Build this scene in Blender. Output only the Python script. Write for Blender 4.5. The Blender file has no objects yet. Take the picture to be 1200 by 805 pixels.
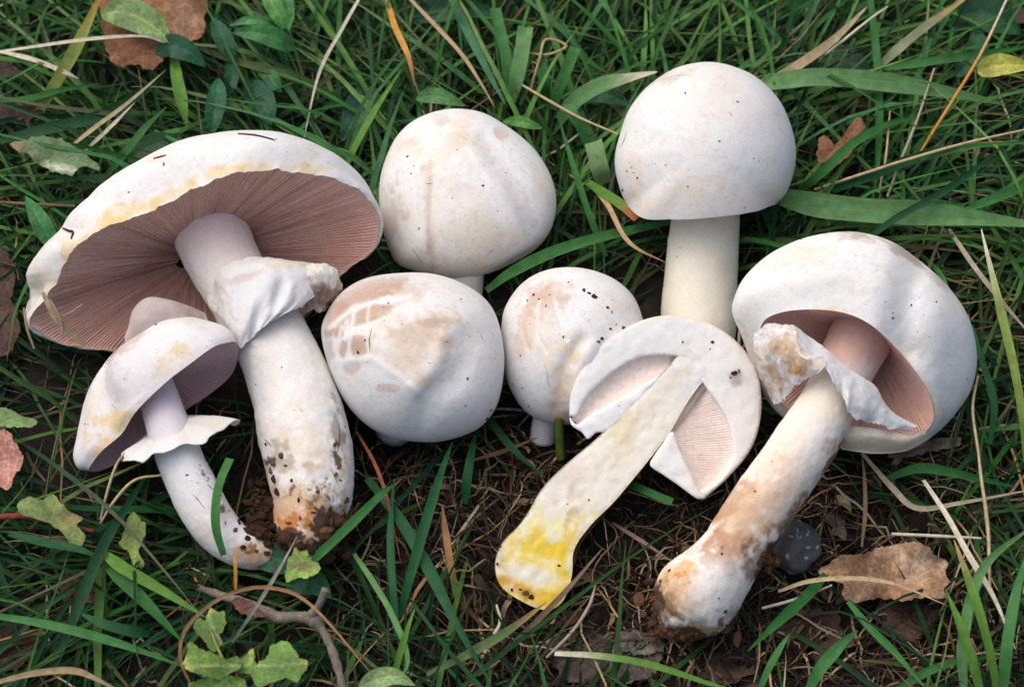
import bpy, math, random
import numpy as np
from mathutils import Vector
from mathutils.bvhtree import BVHTree
from mathutils.geometry import delaunay_2d_cdt

# ------------------------------------------------------------------ camera, sky, sun, exposure
scene = bpy.context.scene
PITCH = math.radians(58.0)          # camera looks down this far below the horizon
DIST = 0.75                         # metres from the lens to the middle of the scene
K = 0.00025                         # metres per photo pixel at that distance
FPX = DIST / K
SP, CP = math.sin(PITCH), math.cos(PITCH)
R_ = np.array([1.0, 0, 0]); U_ = np.array([0, SP, CP]); N_ = np.array([0, -CP, SP])
CAM = N_ * DIST
cam_d = bpy.data.cameras.new('camera'); cam = bpy.data.objects.new('camera', cam_d)
scene.collection.objects.link(cam); scene.camera = cam
cam.location = CAM; cam.rotation_euler = (math.pi / 2 - PITCH, 0, 0)
cam_d.sensor_width = 36; cam_d.lens = 36 * FPX / 1200
cam_d.clip_start = 0.01; cam_d.clip_end = 200
cam_d.dof.use_dof = True; cam_d.dof.focus_distance = DIST - 0.025; cam_d.dof.aperture_fstop = 20

SUN_EL, SUN_AZ = math.radians(62), math.radians(-52)      # azimuth from +Y, negative = left
world = bpy.data.worlds.new('World'); scene.world = world; world.use_nodes = True
wn = world.node_tree
sky = wn.nodes.new('ShaderNodeTexSky'); sky.sky_type = 'NISHITA'; sky.sun_disc = False
sky.sun_elevation = SUN_EL; sky.sun_rotation = SUN_AZ; sky.air_density = 1.0; sky.dust_density = 5.0; sky.ozone_density = 1.0
bg = wn.nodes['Background']; bg.inputs['Strength'].default_value = 0.135
wn.links.new(sky.outputs[0], bg.inputs[0])
sd = bpy.data.lights.new('sun', 'SUN'); sd.energy = 1.3; sd.angle = math.radians(95); sd.color = (1.0, 0.965, 0.905)
sun = bpy.data.objects.new('sun', sd); scene.collection.objects.link(sun)
sdir = Vector((math.sin(SUN_AZ) * math.cos(SUN_EL), math.cos(SUN_AZ) * math.cos(SUN_EL), math.sin(SUN_EL)))
sun.rotation_euler = sdir.to_track_quat('Z', 'Y').to_euler(); sun.location = sdir * 3
vs = scene.view_settings
vs.view_transform = 'Standard'; vs.look = 'None'; vs.gamma = 1.0; vs.use_curve_mapping = False; vs.exposure = 0.14
scene.cycles.max_bounces = 4; scene.cycles.diffuse_bounces = 3; scene.cycles.glossy_bounces = 2; scene.cycles.transmission_bounces = 3

# ------------------------------------------------------------------ maths helpers
rng = np.random.default_rng(7); random.seed(7)
CX, CY = 600.0, 402.0
A = lambda *a: np.array(a, float)

def W(p):
    """(x, y, n): picture position and height above the picture plane in px -> metres"""
    p = np.atleast_2d(np.asarray(p, float))
    d = DIST - p[:, 2] * K
    return CAM + (R_ * ((p[:, 0] - CX) / FPX)[:, None] + U_ * ((CY - p[:, 1]) / FPX)[:, None] - N_) * d[:, None]

def P(p):
    """(x, y, z): picture position and height above the ground in px -> metres"""
    p = np.atleast_2d(np.asarray(p, float))
    d = R_ * ((p[:, 0] - CX) / FPX)[:, None] + U_ * ((CY - p[:, 1]) / FPX)[:, None] - N_
    t = (p[:, 2] * K - CAM[2]) / d[:, 2]
    return CAM + d * t[:, None]

def proj(w):
    q = np.atleast_2d(w) - CAM
    d = -(q @ N_)
    return np.stack([CX + (q @ R_) / d * FPX, CY - (q @ U_) / d * FPX, (DIST - d) / K], 1)

def nz(x, y, z): return proj(P([x, y, z]))[0, 2]

def _h(i, j, k, s):
    n = (i * 374761393 + j * 668265263 + k * 2147483647 + s * 144665) & 0xffffffff
    n = ((n ^ (n >> 13)) * 1274126177) & 0xffffffff
    n = ((n ^ (n >> 16)) * 2246822519) & 0xffffffff
    return ((n ^ (n >> 15)) & 0xffff) / 65535.0

def vnoise(p, s=0):
    p = np.asarray(p, float); f = np.floor(p); t = p - f; i = f.astype(np.int64); t = t * t * (3 - 2 * t)
    r = 0
    for a in (0, 1):
        for b in (0, 1):
            for c in (0, 1):
                w = (t[:, 0] if a else 1 - t[:, 0]) * (t[:, 1] if b else 1 - t[:, 1]) * (t[:, 2] if c else 1 - t[:, 2])
                r = r + w * _h(i[:, 0] + a, i[:, 1] + b, i[:, 2] + c, s)
    return r

def fbm(p, scale, octv=4, s=0):
    p = np.asarray(p, float) / scale; r = 0; amp = 0.5; tot = 0
    for o in range(octv):
        r = r + amp * vnoise(p * (2 ** o) + 17.3 * o, s + o); tot += amp; amp *= 0.5
    return r / tot

def sstep(a, b, x):
    t = np.clip((x - a) / (b - a), 0, 1); return t * t * (3 - 2 * t)

def spl(pts, n, closed=False):
    """Catmull-Rom through the points, n samples"""
    p = np.asarray(pts, float); m = len(p)
    if closed: seg = m; u = np.linspace(0, seg, n, endpoint=False)
    else: seg = m - 1; u = np.linspace(0, seg, n)
    i = np.minimum(np.floor(u).astype(int), seg - 1); t = (u - i)[:, None]
    g = (lambda k: p[(i + k) % m]) if closed else None
    if closed: a, b, c, d = g(-1), g(0), g(1), g(2)
    else:
        e = np.vstack([2 * p[0] - p[1], p, 2 * p[-1] - p[-2]]); a, b, c, d = e[i], e[i + 1], e[i + 2], e[i + 3]
    return 0.5 * (2 * b + (c - a) * t + (2 * a - 5 * b + 4 * c - d) * t ** 2 + (3 * b - a - 3 * c + d) * t ** 3)

def even(poly, n, closed=True):
    q = np.vstack([poly, poly[:1]]) if closed else np.asarray(poly)
    l = np.r_[0, np.cumsum(np.linalg.norm(np.diff(q, axis=0), axis=1))]
    u = np.linspace(0, l[-1], n, endpoint=not closed)
    return np.stack([np.interp(u, l, q[:, k]) for k in range(q.shape[1])], 1)

def unit(v):
    v = np.asarray(v, float); return v / (np.linalg.norm(v, axis=-1, keepdims=True) + 1e-12)

def srgb(r, g, b, f=1.0):
    c = np.array([r, g, b]) / 255.0
    return np.where(c <= 0.04045, c / 12.92, ((c + 0.055) / 1.055) ** 2.4) * f

def inside(poly, pts):
    x, y = pts[:, 0], pts[:, 1]; r = np.zeros(len(pts), bool); n = len(poly); j = n - 1
    for i in range(n):
        xi, yi = poly[i][:2]; xj, yj = poly[j][:2]
        c = ((yi > y) != (yj > y)) & (x < (xj - xi) * (y - yi) / (yj - yi + 1e-12) + xi)
        r ^= c; j = i
    return r

def edge_dist(poly, pts):
    d = np.full(len(pts), 1e9); n = len(poly)
    for i in range(n):
        a = np.asarray(poly[i][:2]); b = np.asarray(poly[(i + 1) % n][:2]); ab = b - a
        t = np.clip(((pts[:, :2] - a) @ ab) / (ab @ ab + 1e-9), 0, 1)
        d = np.minimum(d, np.linalg.norm(pts[:, :2] - a - t[:, None] * ab, axis=1))
    return d

# ------------------------------------------------------------------ object helpers
COL = scene.collection
MUSH = []                                    # (world verts, faces) of all mushrooms, for clearances

def build(name, V, faces, mat, parent=None, cols=None, uv=None, smooth=True, label=None, cat=None, group=None, kind=None, org=None):
    """one mesh object; V in metres; faces: list of int arrays (n,3) or (n,4)"""
    V = np.asarray(V, float)
    if org is None:
        o_ = parent
        while o_ is not None and o_.parent is not None: o_ = o_.parent
        org = np.array(o_.location) if o_ is not None else V.mean(0) * A(1, 1, 0) + A(0, 0, V[:, 2].min())
    org = np.asarray(org, float)
    fs = [np.asarray(f, np.int32) for f in faces if len(f)]
    me = bpy.data.meshes.new(name)
    me.vertices.add(len(V)); me.vertices.foreach_set('co', (V - org).astype(np.float32).ravel())
    loops = np.concatenate([f.ravel() for f in fs]); cnt = np.concatenate([np.full(len(f), f.shape[1], np.int32) for f in fs])
    me.loops.add(len(loops)); me.loops.foreach_set('vertex_index', loops)
    me.polygons.add(len(cnt)); me.polygons.foreach_set('loop_start', np.r_[0, np.cumsum(cnt)[:-1]].astype(np.int32))
    me.polygons.foreach_set('use_smooth', np.full(len(cnt), smooth))
    me.update(calc_edges=True)
    if cols is not None:
        c = np.ones((len(V), 4), np.float32); c[:, :3] = np.clip(cols, 0, 1)
        at = me.color_attributes.new('Col', 'FLOAT_COLOR', 'POINT'); at.data.foreach_set('color', c.ravel())
    if uv is not None:
        ul = me.uv_layers.new(name='UVMap'); ul.data.foreach_set('uv', np.asarray(uv, np.float32)[loops].ravel())
    me.materials.append(mat); me.validate()
    o = bpy.data.objects.new(name, me); COL.objects.link(o)
    if parent is not None: o.parent = parent
    else: o.location = org
    tag(o, label, cat, group, kind)
    return o

def tag(o, label=None, cat=None, group=None, kind=None):
    if label: o['label'] = label
    if cat: o['category'] = cat
    if group: o['group'] = group
    if kind: o['kind'] = kind

def thing(name, label, cat, base, group=None):
    o = bpy.data.objects.new(name, None); COL.objects.link(o); o.location = base; o.empty_display_size = 0.01
    tag(o, label, cat, group); return o

def grid(nu, nv, closed=False, off=0):
    """quads of a (nu rows) x (nv columns) lattice"""
    i, j = np.meshgrid(np.arange(nu - 1), np.arange(nv if closed else nv - 1), indexing='ij'); i = i.ravel(); j = j.ravel()
    k = (j + 1) % nv
    return np.stack([i * nv + j, i * nv + k, (i + 1) * nv + k, (i + 1) * nv + j], 1) + off

def cdt(poly, spacing, jit=0.25):
    """triangulated polygon with inner points; returns points (n,2), tris, number of border points"""
    poly = np.asarray(poly)[:, :2]; n = len(poly)
    lo, hi = poly.min(0), poly.max(0)
    gx, gy = np.meshgrid(np.arange(lo[0], hi[0], spacing), np.arange(lo[1], hi[1], spacing))
    g = np.stack([gx.ravel(), gy.ravel()], 1) + rng.uniform(-jit, jit, (gx.size, 2)) * spacing
    g = g[inside(poly, g)]
    if len(g): g = g[edge_dist(poly, g) > spacing * 0.55]
    allp = np.vstack([poly, g]) if len(g) else poly
    vo, eo, fo, *_ = delaunay_2d_cdt([Vector(p) for p in allp], [(i, (i + 1) % n) for i in range(n)], [], 1, 1e-4)
    return np.array([tuple(v) for v in vo]), np.array([f for f in fo if len(f) == 3]), n

# ------------------------------------------------------------------ materials
def nodes(name):
    m = bpy.data.materials.new(name); m.use_nodes = True; t = m.node_tree
    return m, t, t.nodes['Principled BSDF'], t.nodes['Material Output']

def nd(t, typ, **kw):
    n = t.nodes.new(typ)
    for k, v in kw.items():
        if k in n.inputs: n.inputs[k].default_value = v
        else: setattr(n, k, v)
    return n

def attr_mat(name, rough=0.6, spec=0.3, sss=0.0, sss_scale=0.002, nscale=2500, namt=0.15, bump=0.2, bscale=3500, bdist=0.0002, trans=0.0, stripes=False, net=0.0):
    m, t, b, out = nodes(name); L = t.links.new
    at = nd(t, 'ShaderNodeAttribute', attribute_name='Col'); tc = nd(t, 'ShaderNodeTexCoord')
    no = nd(t, 'ShaderNodeTexNoise', Scale=nscale, Detail=3.0, Roughness=0.65); L(tc.outputs['Object'], no.inputs['Vector'])
    mr = nd(t, 'ShaderNodeMapRange'); L(no.outputs['Fac'], mr.inputs[0])
    mr.inputs[1].default_value = 0.25; mr.inputs[2].default_value = 0.75
    mr.inputs[3].default_value = 1 - namt; mr.inputs[4].default_value = 1 + namt
    mul = nd(t, 'ShaderNodeVectorMath', operation='SCALE'); L(at.outputs['Color'], mul.inputs[0]); L(mr.outputs[0], mul.inputs['Scale'])
    colout = mul.outputs[0]; hsrc = None
    if stripes:
        mp = nd(t, 'ShaderNodeMapping'); mp.inputs['Scale'].default_value = (26, 2.0, 1); L(tc.outputs['UV'], mp.inputs['Vector'])
        n2 = nd(t, 'ShaderNodeTexNoise', Scale=1.0, Detail=3.0); L(mp.outputs[0], n2.inputs['Vector'])
        m2 = nd(t, 'ShaderNodeMapRange'); L(n2.outputs['Fac'], m2.inputs[0]); m2.inputs[1].default_value = 0.3; m2.inputs[2].default_value = 0.7
        m2.inputs[3].default_value = 0.78; m2.inputs[4].default_value = 1.25
        ml2 = nd(t, 'ShaderNodeVectorMath', operation='SCALE'); L(colout, ml2.inputs[0]); L(m2.outputs[0], ml2.inputs['Scale'])
        colout = ml2.outputs[0]; hsrc = n2.outputs['Fac']
    if net:
        vo = nd(t, 'ShaderNodeTexVoronoi', feature='DISTANCE_TO_EDGE', Scale=net); L(tc.outputs['Object'], vo.inputs['Vector'])
        m3 = nd(t, 'ShaderNodeMapRange'); L(vo.outputs['Distance'], m3.inputs[0]); m3.inputs[1].default_value = 0.0; m3.inputs[2].default_value = 0.13
        m3.inputs[3].default_value = 1.35; m3.inputs[4].default_value = 0.95
        ml3 = nd(t, 'ShaderNodeVectorMath', operation='SCALE'); L(colout, ml3.inputs[0]); L(m3.outputs[0], ml3.inputs['Scale']); colout = ml3.outputs[0]
        n4 = nd(t, 'ShaderNodeTexNoise', Scale=110.0, Detail=4.0); L(tc.outputs['Object'], n4.inputs['Vector'])
        m4 = nd(t, 'ShaderNodeMapRange'); L(n4.outputs['Fac'], m4.inputs[0]); m4.inputs[1].default_value = 0.35; m4.inputs[2].default_value = 0.68; m4.inputs[3].default_value = 0.62; m4.inputs[4].default_value = 1.25
        ml4 = nd(t, 'ShaderNodeVectorMath', operation='SCALE'); L(colout, ml4.inputs[0]); L(m4.outputs[0], ml4.inputs['Scale']); colout = ml4.outputs[0]
        hsrc = m3.outputs[0]
    L(colout, b.inputs['Base Color'])
    b.inputs['Roughness'].default_value = rough; b.inputs['Specular IOR Level'].default_value = spec
    if sss:
        b.inputs['Subsurface Weight'].default_value = sss; b.inputs['Subsurface Scale'].default_value = sss_scale
        b.inputs['Subsurface Radius'].default_value = (1.0, 0.75, 0.55)
    if bump:
        bn = nd(t, 'ShaderNodeTexNoise', Scale=bscale, Detail=3.0, Roughness=0.6); L(tc.outputs['Object'], bn.inputs['Vector'])
        bu = nd(t, 'ShaderNodeBump', Strength=bump, Distance=bdist); L(hsrc or bn.outputs['Fac'], bu.inputs['Height']); L(bu.outputs[0], b.inputs['Normal'])
    if trans:
        tr = nd(t, 'ShaderNodeBsdfTranslucent'); L(colout, tr.inputs['Color'])
        mx = nd(t, 'ShaderNodeMixShader'); mx.inputs[0].default_value = trans
        L(b.outputs[0], mx.inputs[1]); L(tr.outputs[0], mx.inputs[2]); L(mx.outputs[0], out.inputs['Surface'])
    return m

M_CAP = attr_mat('mushroom_skin', rough=0.55, spec=0.3, sss=0.08, nscale=1500, namt=0.06, bump=0.45, bscale=1900, bdist=0.0003)
M_STEM = attr_mat('mushroom_stem', rough=0.6, spec=0.25, sss=0.12, nscale=1200, namt=0.06, bump=0.4, bscale=1100, bdist=0.0004)
M_CUT = attr_mat('cut_flesh', rough=0.7, spec=0.2, sss=0.15, nscale=900, namt=0.05, bump=0.35, bscale=1500, bdist=0.0003)
M_GILL = attr_mat('mushroom_gill', rough=0.75, spec=0.15, nscale=700, namt=0.12, bump=0.0)
M_GRASS = attr_mat('grass_blade', rough=0.5, spec=0.18, nscale=260, namt=0.3, bump=0.3, bdist=0.0002, trans=0.16, stripes=True)
M_STRAW = attr_mat('dry_straw', rough=0.7, spec=0.25, nscale=500, namt=0.3, bump=0.3, bdist=0.0002, trans=0.08, stripes=True)
M_LEAF = attr_mat('green_leaf', rough=0.5, spec=0.28, nscale=700, namt=0.25, bump=0.35, bscale=900, bdist=0.0003, trans=0.15, net=520)
M_DEAD = attr_mat('dead_leaf', rough=0.8, spec=0.15, nscale=800, namt=0.35, bump=0.4, bscale=900, bdist=0.0004, trans=0.06, net=420)
M_SOIL = attr_mat('soil_crumb', rough=0.9, spec=0.15, nscale=1500, namt=0.4, bump=0.9, bscale=1600, bdist=0.0006)
M_WOOD = attr_mat('twig_bark', rough=0.8, spec=0.2, nscale=1200, namt=0.35, bump=0.8, bscale=900, bdist=0.0005)
M_STONE = attr_mat('stone', rough=0.5, spec=0.4, nscale=900, namt=0.3, bump=0.4, bscale=1300, bdist=0.0003)

def ground_mat():
    m, t, b, out = nodes('soil'); L = t.links.new
    tc = nd(t, 'ShaderNodeTexCoord'); n1 = nd(t, 'ShaderNodeTexNoise', Scale=90.0, Detail=10.0, Roughness=0.7); L(tc.outputs['Object'], n1.inputs['Vector'])
    cr = nd(t, 'ShaderNodeValToRGB'); L(n1.outputs['Fac'], cr.inputs[0])
    cr.color_ramp.elements[0].position = 0.35; cr.color_ramp.elements[0].color = (0.006, 0.0045, 0.0035, 1)
    cr.color_ramp.elements[1].position = 0.72; cr.color_ramp.elements[1].color = (0.034, 0.022, 0.015, 1)
    L(cr.outputs[0], b.inputs['Base Color']); b.inputs['Roughness'].default_value = 0.95
    n2 = nd(t, 'ShaderNodeTexNoise', Scale=700.0, Detail=6.0, Roughness=0.7); L(tc.outputs['Object'], n2.inputs['Vector'])
    bu = nd(t, 'ShaderNodeBump', Strength=0.9, Distance=0.002); L(n2.outputs['Fac'], bu.inputs['Height']); L(bu.outputs[0], b.inputs['Normal'])
    return m

# ------------------------------------------------------------------ ground
def ground_z(X, Y):
    p = np.stack([np.ravel(X), np.ravel(Y), np.zeros(np.size(X))], 1)
    return ((fbm(p, 0.030, 4, 3) - 0.5) * 0.012 + (fbm(p, 0.006, 3, 5) - 0.5) * 0.004).reshape(np.shape(X)) - 0.003

u = np.linspace(-1, 1, 261); ax = 0.30 * u + 60.0 * np.sign(u) * np.abs(u) ** 41
gx, gy = np.meshgrid(ax, ax, indexing='ij')
far = np.clip(1 - (np.maximum(abs(gx), abs(gy)) - 0.3) / 0.5, 0, 1)
gz = ground_z(gx, gy) * far
build('ground', np.stack([gx.ravel(), gy.ravel(), gz.ravel()], 1), [grid(261, 261)[:, ::-1]], ground_mat(), label='dark bare soil under the grass', kind='structure', org=(0, 0, 0))

# ------------------------------------------------------------------ mushroom builders (all in x, y, n)
WHITE = A(0.79, 0.775, 0.75)

def circle_rim(C, axis, rad, na):
    a = unit(A(*axis)); e1 = unit(np.cross(a, A(0.13, 0.2, 1.0) if abs(a[2]) < 0.9 else A(1, 0, 0))); e2 = np.cross(a, e1)
    th = np.linspace(0, 2 * math.pi, na, endpoint=False)[:, None]
    return A(*C) + rad * (np.cos(th) * e1 + np.sin(th) * e2), a

def dome(rim, C, H, th0, nr, e=1.0):
    """rings from the rim over the belly to the apex; returns (nr, na, 3) and t"""
    t = np.linspace(0, 1, nr); th = -th0 + t * (math.pi / 2 + th0)
    r = np.cos(th) / math.cos(th0); r = np.maximum(r, 0) ** 1.0
    h = (np.sin(th) + math.sin(th0)) / (1 + math.sin(th0)); h = h ** e
    return C + (rim - C)[None] * r[:, None, None] + A(*H) * h[:, None, None], t

def fit_outline(V, c, outline, wt, it=3):
    """pull the belly of a cap out or in until its silhouette has the given shape"""
    T = spl(outline, 400, True) - A(*c); ta = np.arctan2(T[:, 1], T[:, 0]); o = np.argsort(ta); ta = ta[o]; tr = np.hypot(T[:, 0], T[:, 1])[o]
    nb = 144; ang = (np.arange(nb) + 0.5) / nb * 2 * math.pi - math.pi
    Tr = np.interp(ang, np.r_[ta - 2 * math.pi, ta, ta + 2 * math.pi], np.r_[tr, tr, tr])
    for _ in range(it):
        d = V[:, :2] - A(*c); a = np.arctan2(d[:, 1], d[:, 0]); r = np.hypot(d[:, 0], d[:, 1])
        b = np.clip(((a + math.pi) / (2 * math.pi) * nb).astype(int), 0, nb - 1)
        S = np.zeros(nb); np.maximum.at(S, b, r); S = np.maximum(S, np.maximum(np.roll(S, 1), np.roll(S, -1)) * 0.985)
        f = Tr / S; f = (np.roll(f, 1) + 2 * f + np.roll(f, -1)) / 4
        fv = np.interp(a, np.r_[ang[-1] - 2 * math.pi, ang, ang[0] + 2 * math.pi], np.r_[f[-1], f, f[0]])
        V[:, :2] = A(*c) + d * (1 + (fv - 1) * wt)[:, None]
    return V

def blob(V, x, y, rx, ry, ang):
    a = math.radians(ang); dx, dy = V[:, 0] - x, V[:, 1] - y
    return ((dx * math.cos(a) + dy * math.sin(a)) / rx) ** 2 + ((-dx * math.sin(a) + dy * math.cos(a)) / ry) ** 2

def stain(c, V, front, lst, seed=0):
    """blotches: (x, y, rx, ry, angle, colour, strength, raggedness)"""
    n1 = fbm(V, 14, 4, seed + 40); n2 = fbm(V, 5, 3, seed + 50)
    for (x, y, rx, ry, ang, col, s, rag) in lst:
        ra = abs(rag); d = np.sqrt(blob(V, x, y, rx, ry, ang)) + (n1 - 0.5) * 2.2 * ra + (n2 - 0.5) * 0.8 * ra
        w = (sstep(1.5, 0.35, d) * 0.85 if rag > 0 else sstep(1.28, 0.78, d)) * s * front
        c += (np.asarray(col) - c) * w[:, None]
    return c

def grit(c, V, lst, seed=0):
    """ground-in dirt: ragged flecks (x, y, rx, ry, angle, colour, cover)"""
    n = fbm(V, 11, 5, seed + 70) * 0.65 + fbm(V, 3.2, 3, seed + 80) * 0.35
    for (x, y, rx, ry, ang, col, cov) in lst:
        d = blob(V, x, y, rx, ry, ang); th = 1 - cov * np.exp(-d)
        w = sstep(th * 0.62 + 0.02, th * 0.62 + 0.12, n * 0.9 + 0.05 - 0.25 * (1 - np.exp(-d)))
        c += (np.asarray(col) - c) * (w * sstep(2.2, 0.6, d) * 0.92)[:, None]
    return c

def line_d(V, pts):
    p = spl(np.asarray(pts, float), 40); d = np.full(len(V), 1e9)
    for a in p: d = np.minimum(d, np.hypot(V[:, 0] - a[0], V[:, 1] - a[1]))
    return d

def mottle(V, base, amt, tint, seed):
    n = fbm(V, 45, 4, seed); m = fbm(V, 9, 4, seed + 9)
    c = np.tile(np.asarray(base, float), (len(V), 1))
    c += (np.asarray(tint) - c) * (sstep(0.5, 0.78, n) * amt)[:, None]
    return c * (1 + (m - 0.5) * 0.07)[:, None]

def gill_sheet(rim, C, H, depth, q_in, nl, amp, nr=16, start=0.998, lip=0.0, bend=2.0):
    """pleated sheet from the rim in to the stem: nl thin folds"""
    r = even(rim, nl * 2); q = np.linspace(start, q_in, nr)
    Hn = A(*H)
    d = depth * (1 - (q / start) ** bend) + lip
    fold = np.where(np.arange(nl * 2) % 2 == 0, 0.0, 1.0); fold = fold * (0.75 + 0.5 * rng.random(nl * 2))
    env = np.clip(np.minimum((start - q) / 0.02, 1), 0, 1)
    lat = np.roll(r, -1, 0) - np.roll(r, 1, 0)
    ph = rng.normal(0, 0.10, nl * 2)
    V = C + (r - C)[None] * q[:, None, None] + Hn * d[:, None, None]
    V += unit(Hn) * (amp * env[:, None] * fold[None])[:, :, None]
    wob = np.sin(q * 9)[:, None] * ph[None] + (fbm(V.reshape(-1, 3), 40, 2, 5).reshape(nr, -1) - 0.5) * 0.5
    V += lat[None] * (wob * 0.6)[:, :, None]
    return V.reshape(-1, 3), grid(nr, nl * 2, True)

def tube(path, na=64, nl=110, wob=1.2, seed=0, flat=None):
    """round tapered tube through (x, y, n, r) with rounded ends"""
    p = spl(path, nl); c = p[:, :3]; r = p[:, 3]
    t = unit(np.gradient(c, axis=0)); ref = A(0.3, 0.1, 1)
    e1 = unit(np.cross(t, ref)); e2 = np.cross(t, e1)
    th = np.linspace(0, 2 * math.pi, na, endpoint=False)
    ring = lambda k, rr, sh: c[k] + t[k] * sh + rr * (np.cos(th)[:, None] * e1[k] + np.sin(th)[:, None] * e2[k])
    rows = []
    for s in np.linspace(0, 1, 7)[:-1]: rows.append(ring(0, r[0] * math.sin(s * math.pi / 2), -r[0] * 0.5 * math.cos(s * math.pi / 2)))
    for k in range(nl): rows.append(ring(k, r[k], 0))
    for s in np.linspace(0, 1, 7)[1:]: rows.append(ring(nl - 1, r[-1] * math.cos(s * math.pi / 2), r[-1] * 0.5 * math.sin(s * math.pi / 2)))
    V = np.array(rows); nr = len(rows); cen = np.array([q.mean(0) for q in V])
    nrm = unit(V - cen[:, None]); f = fbm(V.reshape(-1, 3), 30, 3, seed).reshape(nr, na) + 0.5 * fbm(V.reshape(-1, 3), 8, 3, seed + 3).reshape(nr, na)
    V = V + nrm * ((f - 0.75) * 2 * wob)[:, :, None]
    along = np.repeat(np.linspace(0, 1, nr), na)
    return V.reshape(-1, 3), grid(nr, na, True), along

def loft(rows, nu, nv, thick=2.0, seed=0, wob=1.0, drape=0.0, freq=6.0, ragged=0.0):
    """membrane through rows of (x, y, n) points, given a real thickness"""
    rr = [even(spl(np.asarray(r, float), 200), nv, closed=False) for r in rows]
    V = spl(np.array(rr).reshape(len(rr), -1), nu).reshape(nu, nv, 3)
    V[:, :, 2] += (fbm(V.reshape(-1, 3), 18, 3, seed).reshape(nu, nv) - 0.5) * 2 * wob
    uu = np.linspace(0, 1, nu)[:, None]; vvv = np.linspace(0, 1, nv)[None]
    ph = fbm(np.column_stack([np.linspace(0, 1, nv) * 40, np.zeros(nv), np.zeros(nv)]), 12, 2, seed + 5) * 5
    V[:, :, 2] += drape * uu ** 1.3 * (np.sin(freq * 6.283 * vvv + ph[None]) + 0.5 * np.sin(freq * 13.1 * vvv + 2 * ph[None]))
    if ragged:
        rg = (fbm(np.column_stack([np.linspace(0, nv, nv), np.zeros(nv), np.zeros(nv)]), 5, 4, seed + 8) - 0.5) * 2 * ragged
        V += (V[-1] - V[-4])[None] / (np.linalg.norm(V[-1] - V[-4], axis=1)[None, :, None] + 1e-9) * (uu ** 4 * rg[None])[:, :, None]
    du = np.gradient(V, axis=0); dv = np.gradient(V, axis=1); nm = unit(np.cross(du, dv))
    if nm[:, :, 2].mean() < 0: nm = -nm
    B = V - nm * thick
    n = nu * nv; F = grid(nu, nv)
    idx = np.arange(n).reshape(nu, nv); bd = np.r_[idx[0], idx[1:, -1], idx[-1, -2::-1], idx[-2:0:-1, 0]]
    bn = np.roll(bd, -1); side = np.stack([bd, bn, bn + n, bd + n], 1)
    return np.vstack([V.reshape(-1, 3), B.reshape(-1, 3)]), [F, F[:, ::-1] + n, side]

def keep(V, faces): 
    fs = []
    for f in faces:
        f = np.asarray(f); fs += f.tolist()
    MUSH.append((W(V) if V is not None else None, fs))

def add(name, V, faces, mat, parent, cols, **kw):
    if kw.pop('solid', True): keep(V, faces)
    return build(name, W(V), faces, mat, parent, cols, **kw)

def lump(n_seg, size, seed, squash=0.7):
    """ragged little clod: verts around 0, faces"""
    r = np.random.default_rng(seed); nr = max(4, n_seg // 2 + 1)
    th = np.linspace(0, math.pi, nr); ph = np.linspace(0, 2 * math.pi, n_seg, endpoint=False)
    v = np.array([[math.sin(a) * math.cos(b), math.sin(a) * math.sin(b), math.cos(a) * squash] for a in th for b in ph])
    f = fbm(v + seed * 3.7, 0.55, 4, seed); v = v * (0.55 + 0.9 * f)[:, None] * size
    return v, grid(nr, n_seg, True)

class Cast:
    """finds the point of a mushroom's skin that stands at a picture position"""
    def __init__(s, objs):
        vs, fs = [], []; k = 0
        for V, F in objs:
            vs += V.tolist(); fs += [[i + k for i in f] for f in F]; k = len(vs)
        s.b = BVHTree.FromPolygons(vs, fs)
    def __call__(s, x, y):
        q = W([x, y, 0])[0] - CAM
        h = s.b.ray_cast(Vector(CAM), Vector(q).normalized())
        return (np.array(h[0]), np.array(h[1])) if h[0] is not None else (None, None)

def clinging_dirt(parent, cast, spots, outline=None, nrand=0, seed=1, cols=(srgb(96, 70, 52), srgb(58, 42, 32)), fibres=()):
    """specks of soil and short fibres stuck to the skin, in one part"""
    r = np.random.default_rng(seed); vs, fs, cs = [], [], []; k = 0
    spots = list(spots)
    if outline is not None:
        o = spl(outline, 200, True); lo, hi = o.min(0), o.max(0)
        q = r.uniform(lo, hi, (nrand * 3, 2)); q = q[inside(o, q)][:nrand]
        cl = r.uniform(lo, hi, (5, 2))
        spots += [(a, b, abs(r.normal(0, 0.45)) + 0.35) for a, b in q]
    for (x, y, s) in spots:
        p, n = cast(x, y)
        if p is None: continue
        v, f = lump(8, s * 0.66 * K, int(r.integers(1e6)), 0.4)
        v = v * (0.5 + r.random(3) * 1.3)
        vs.append(v + p); fs.append(f + k); k += len(v); cs.append(np.tile(cols[int(r.integers(len(cols)))] * (0.6 + 0.8 * r.random()), (len(v), 1)))
    for (pts, w, col) in fibres:
        q = spl(np.array(pts, float), 14); prev = None; ring = []
        for (x, y) in q:
            p, n = cast(x, y)
            if p is None: continue
            ring.append((p + n * w * K * 0.7, n))
        if len(ring) < 3: continue
        c = np.array([a for a, _ in ring]); nn = np.array([b for _, b in ring]); t = unit(np.gradient(c, axis=0)); sd_ = unit(np.cross(t, nn))
        ww = w * K * (0.5 + 0.5 * np.sin(np.linspace(0.35, math.pi - 0.35, len(c))))[:, None]
        a = np.stack([c - sd_ * ww, c + nn * ww, c + sd_ * ww, c - nn * ww], 1).reshape(-1, 3)
        vs.append(a); fs.append(grid(len(c), 4, True) + k); k += len(a); cs.append(np.tile(col, (len(a), 1)))
    if vs: build('clinging_dirt', np.vstack(vs), [np.vstack(fs)], M_SOIL, parent, np.vstack(cs), kind='stuff')

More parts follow.
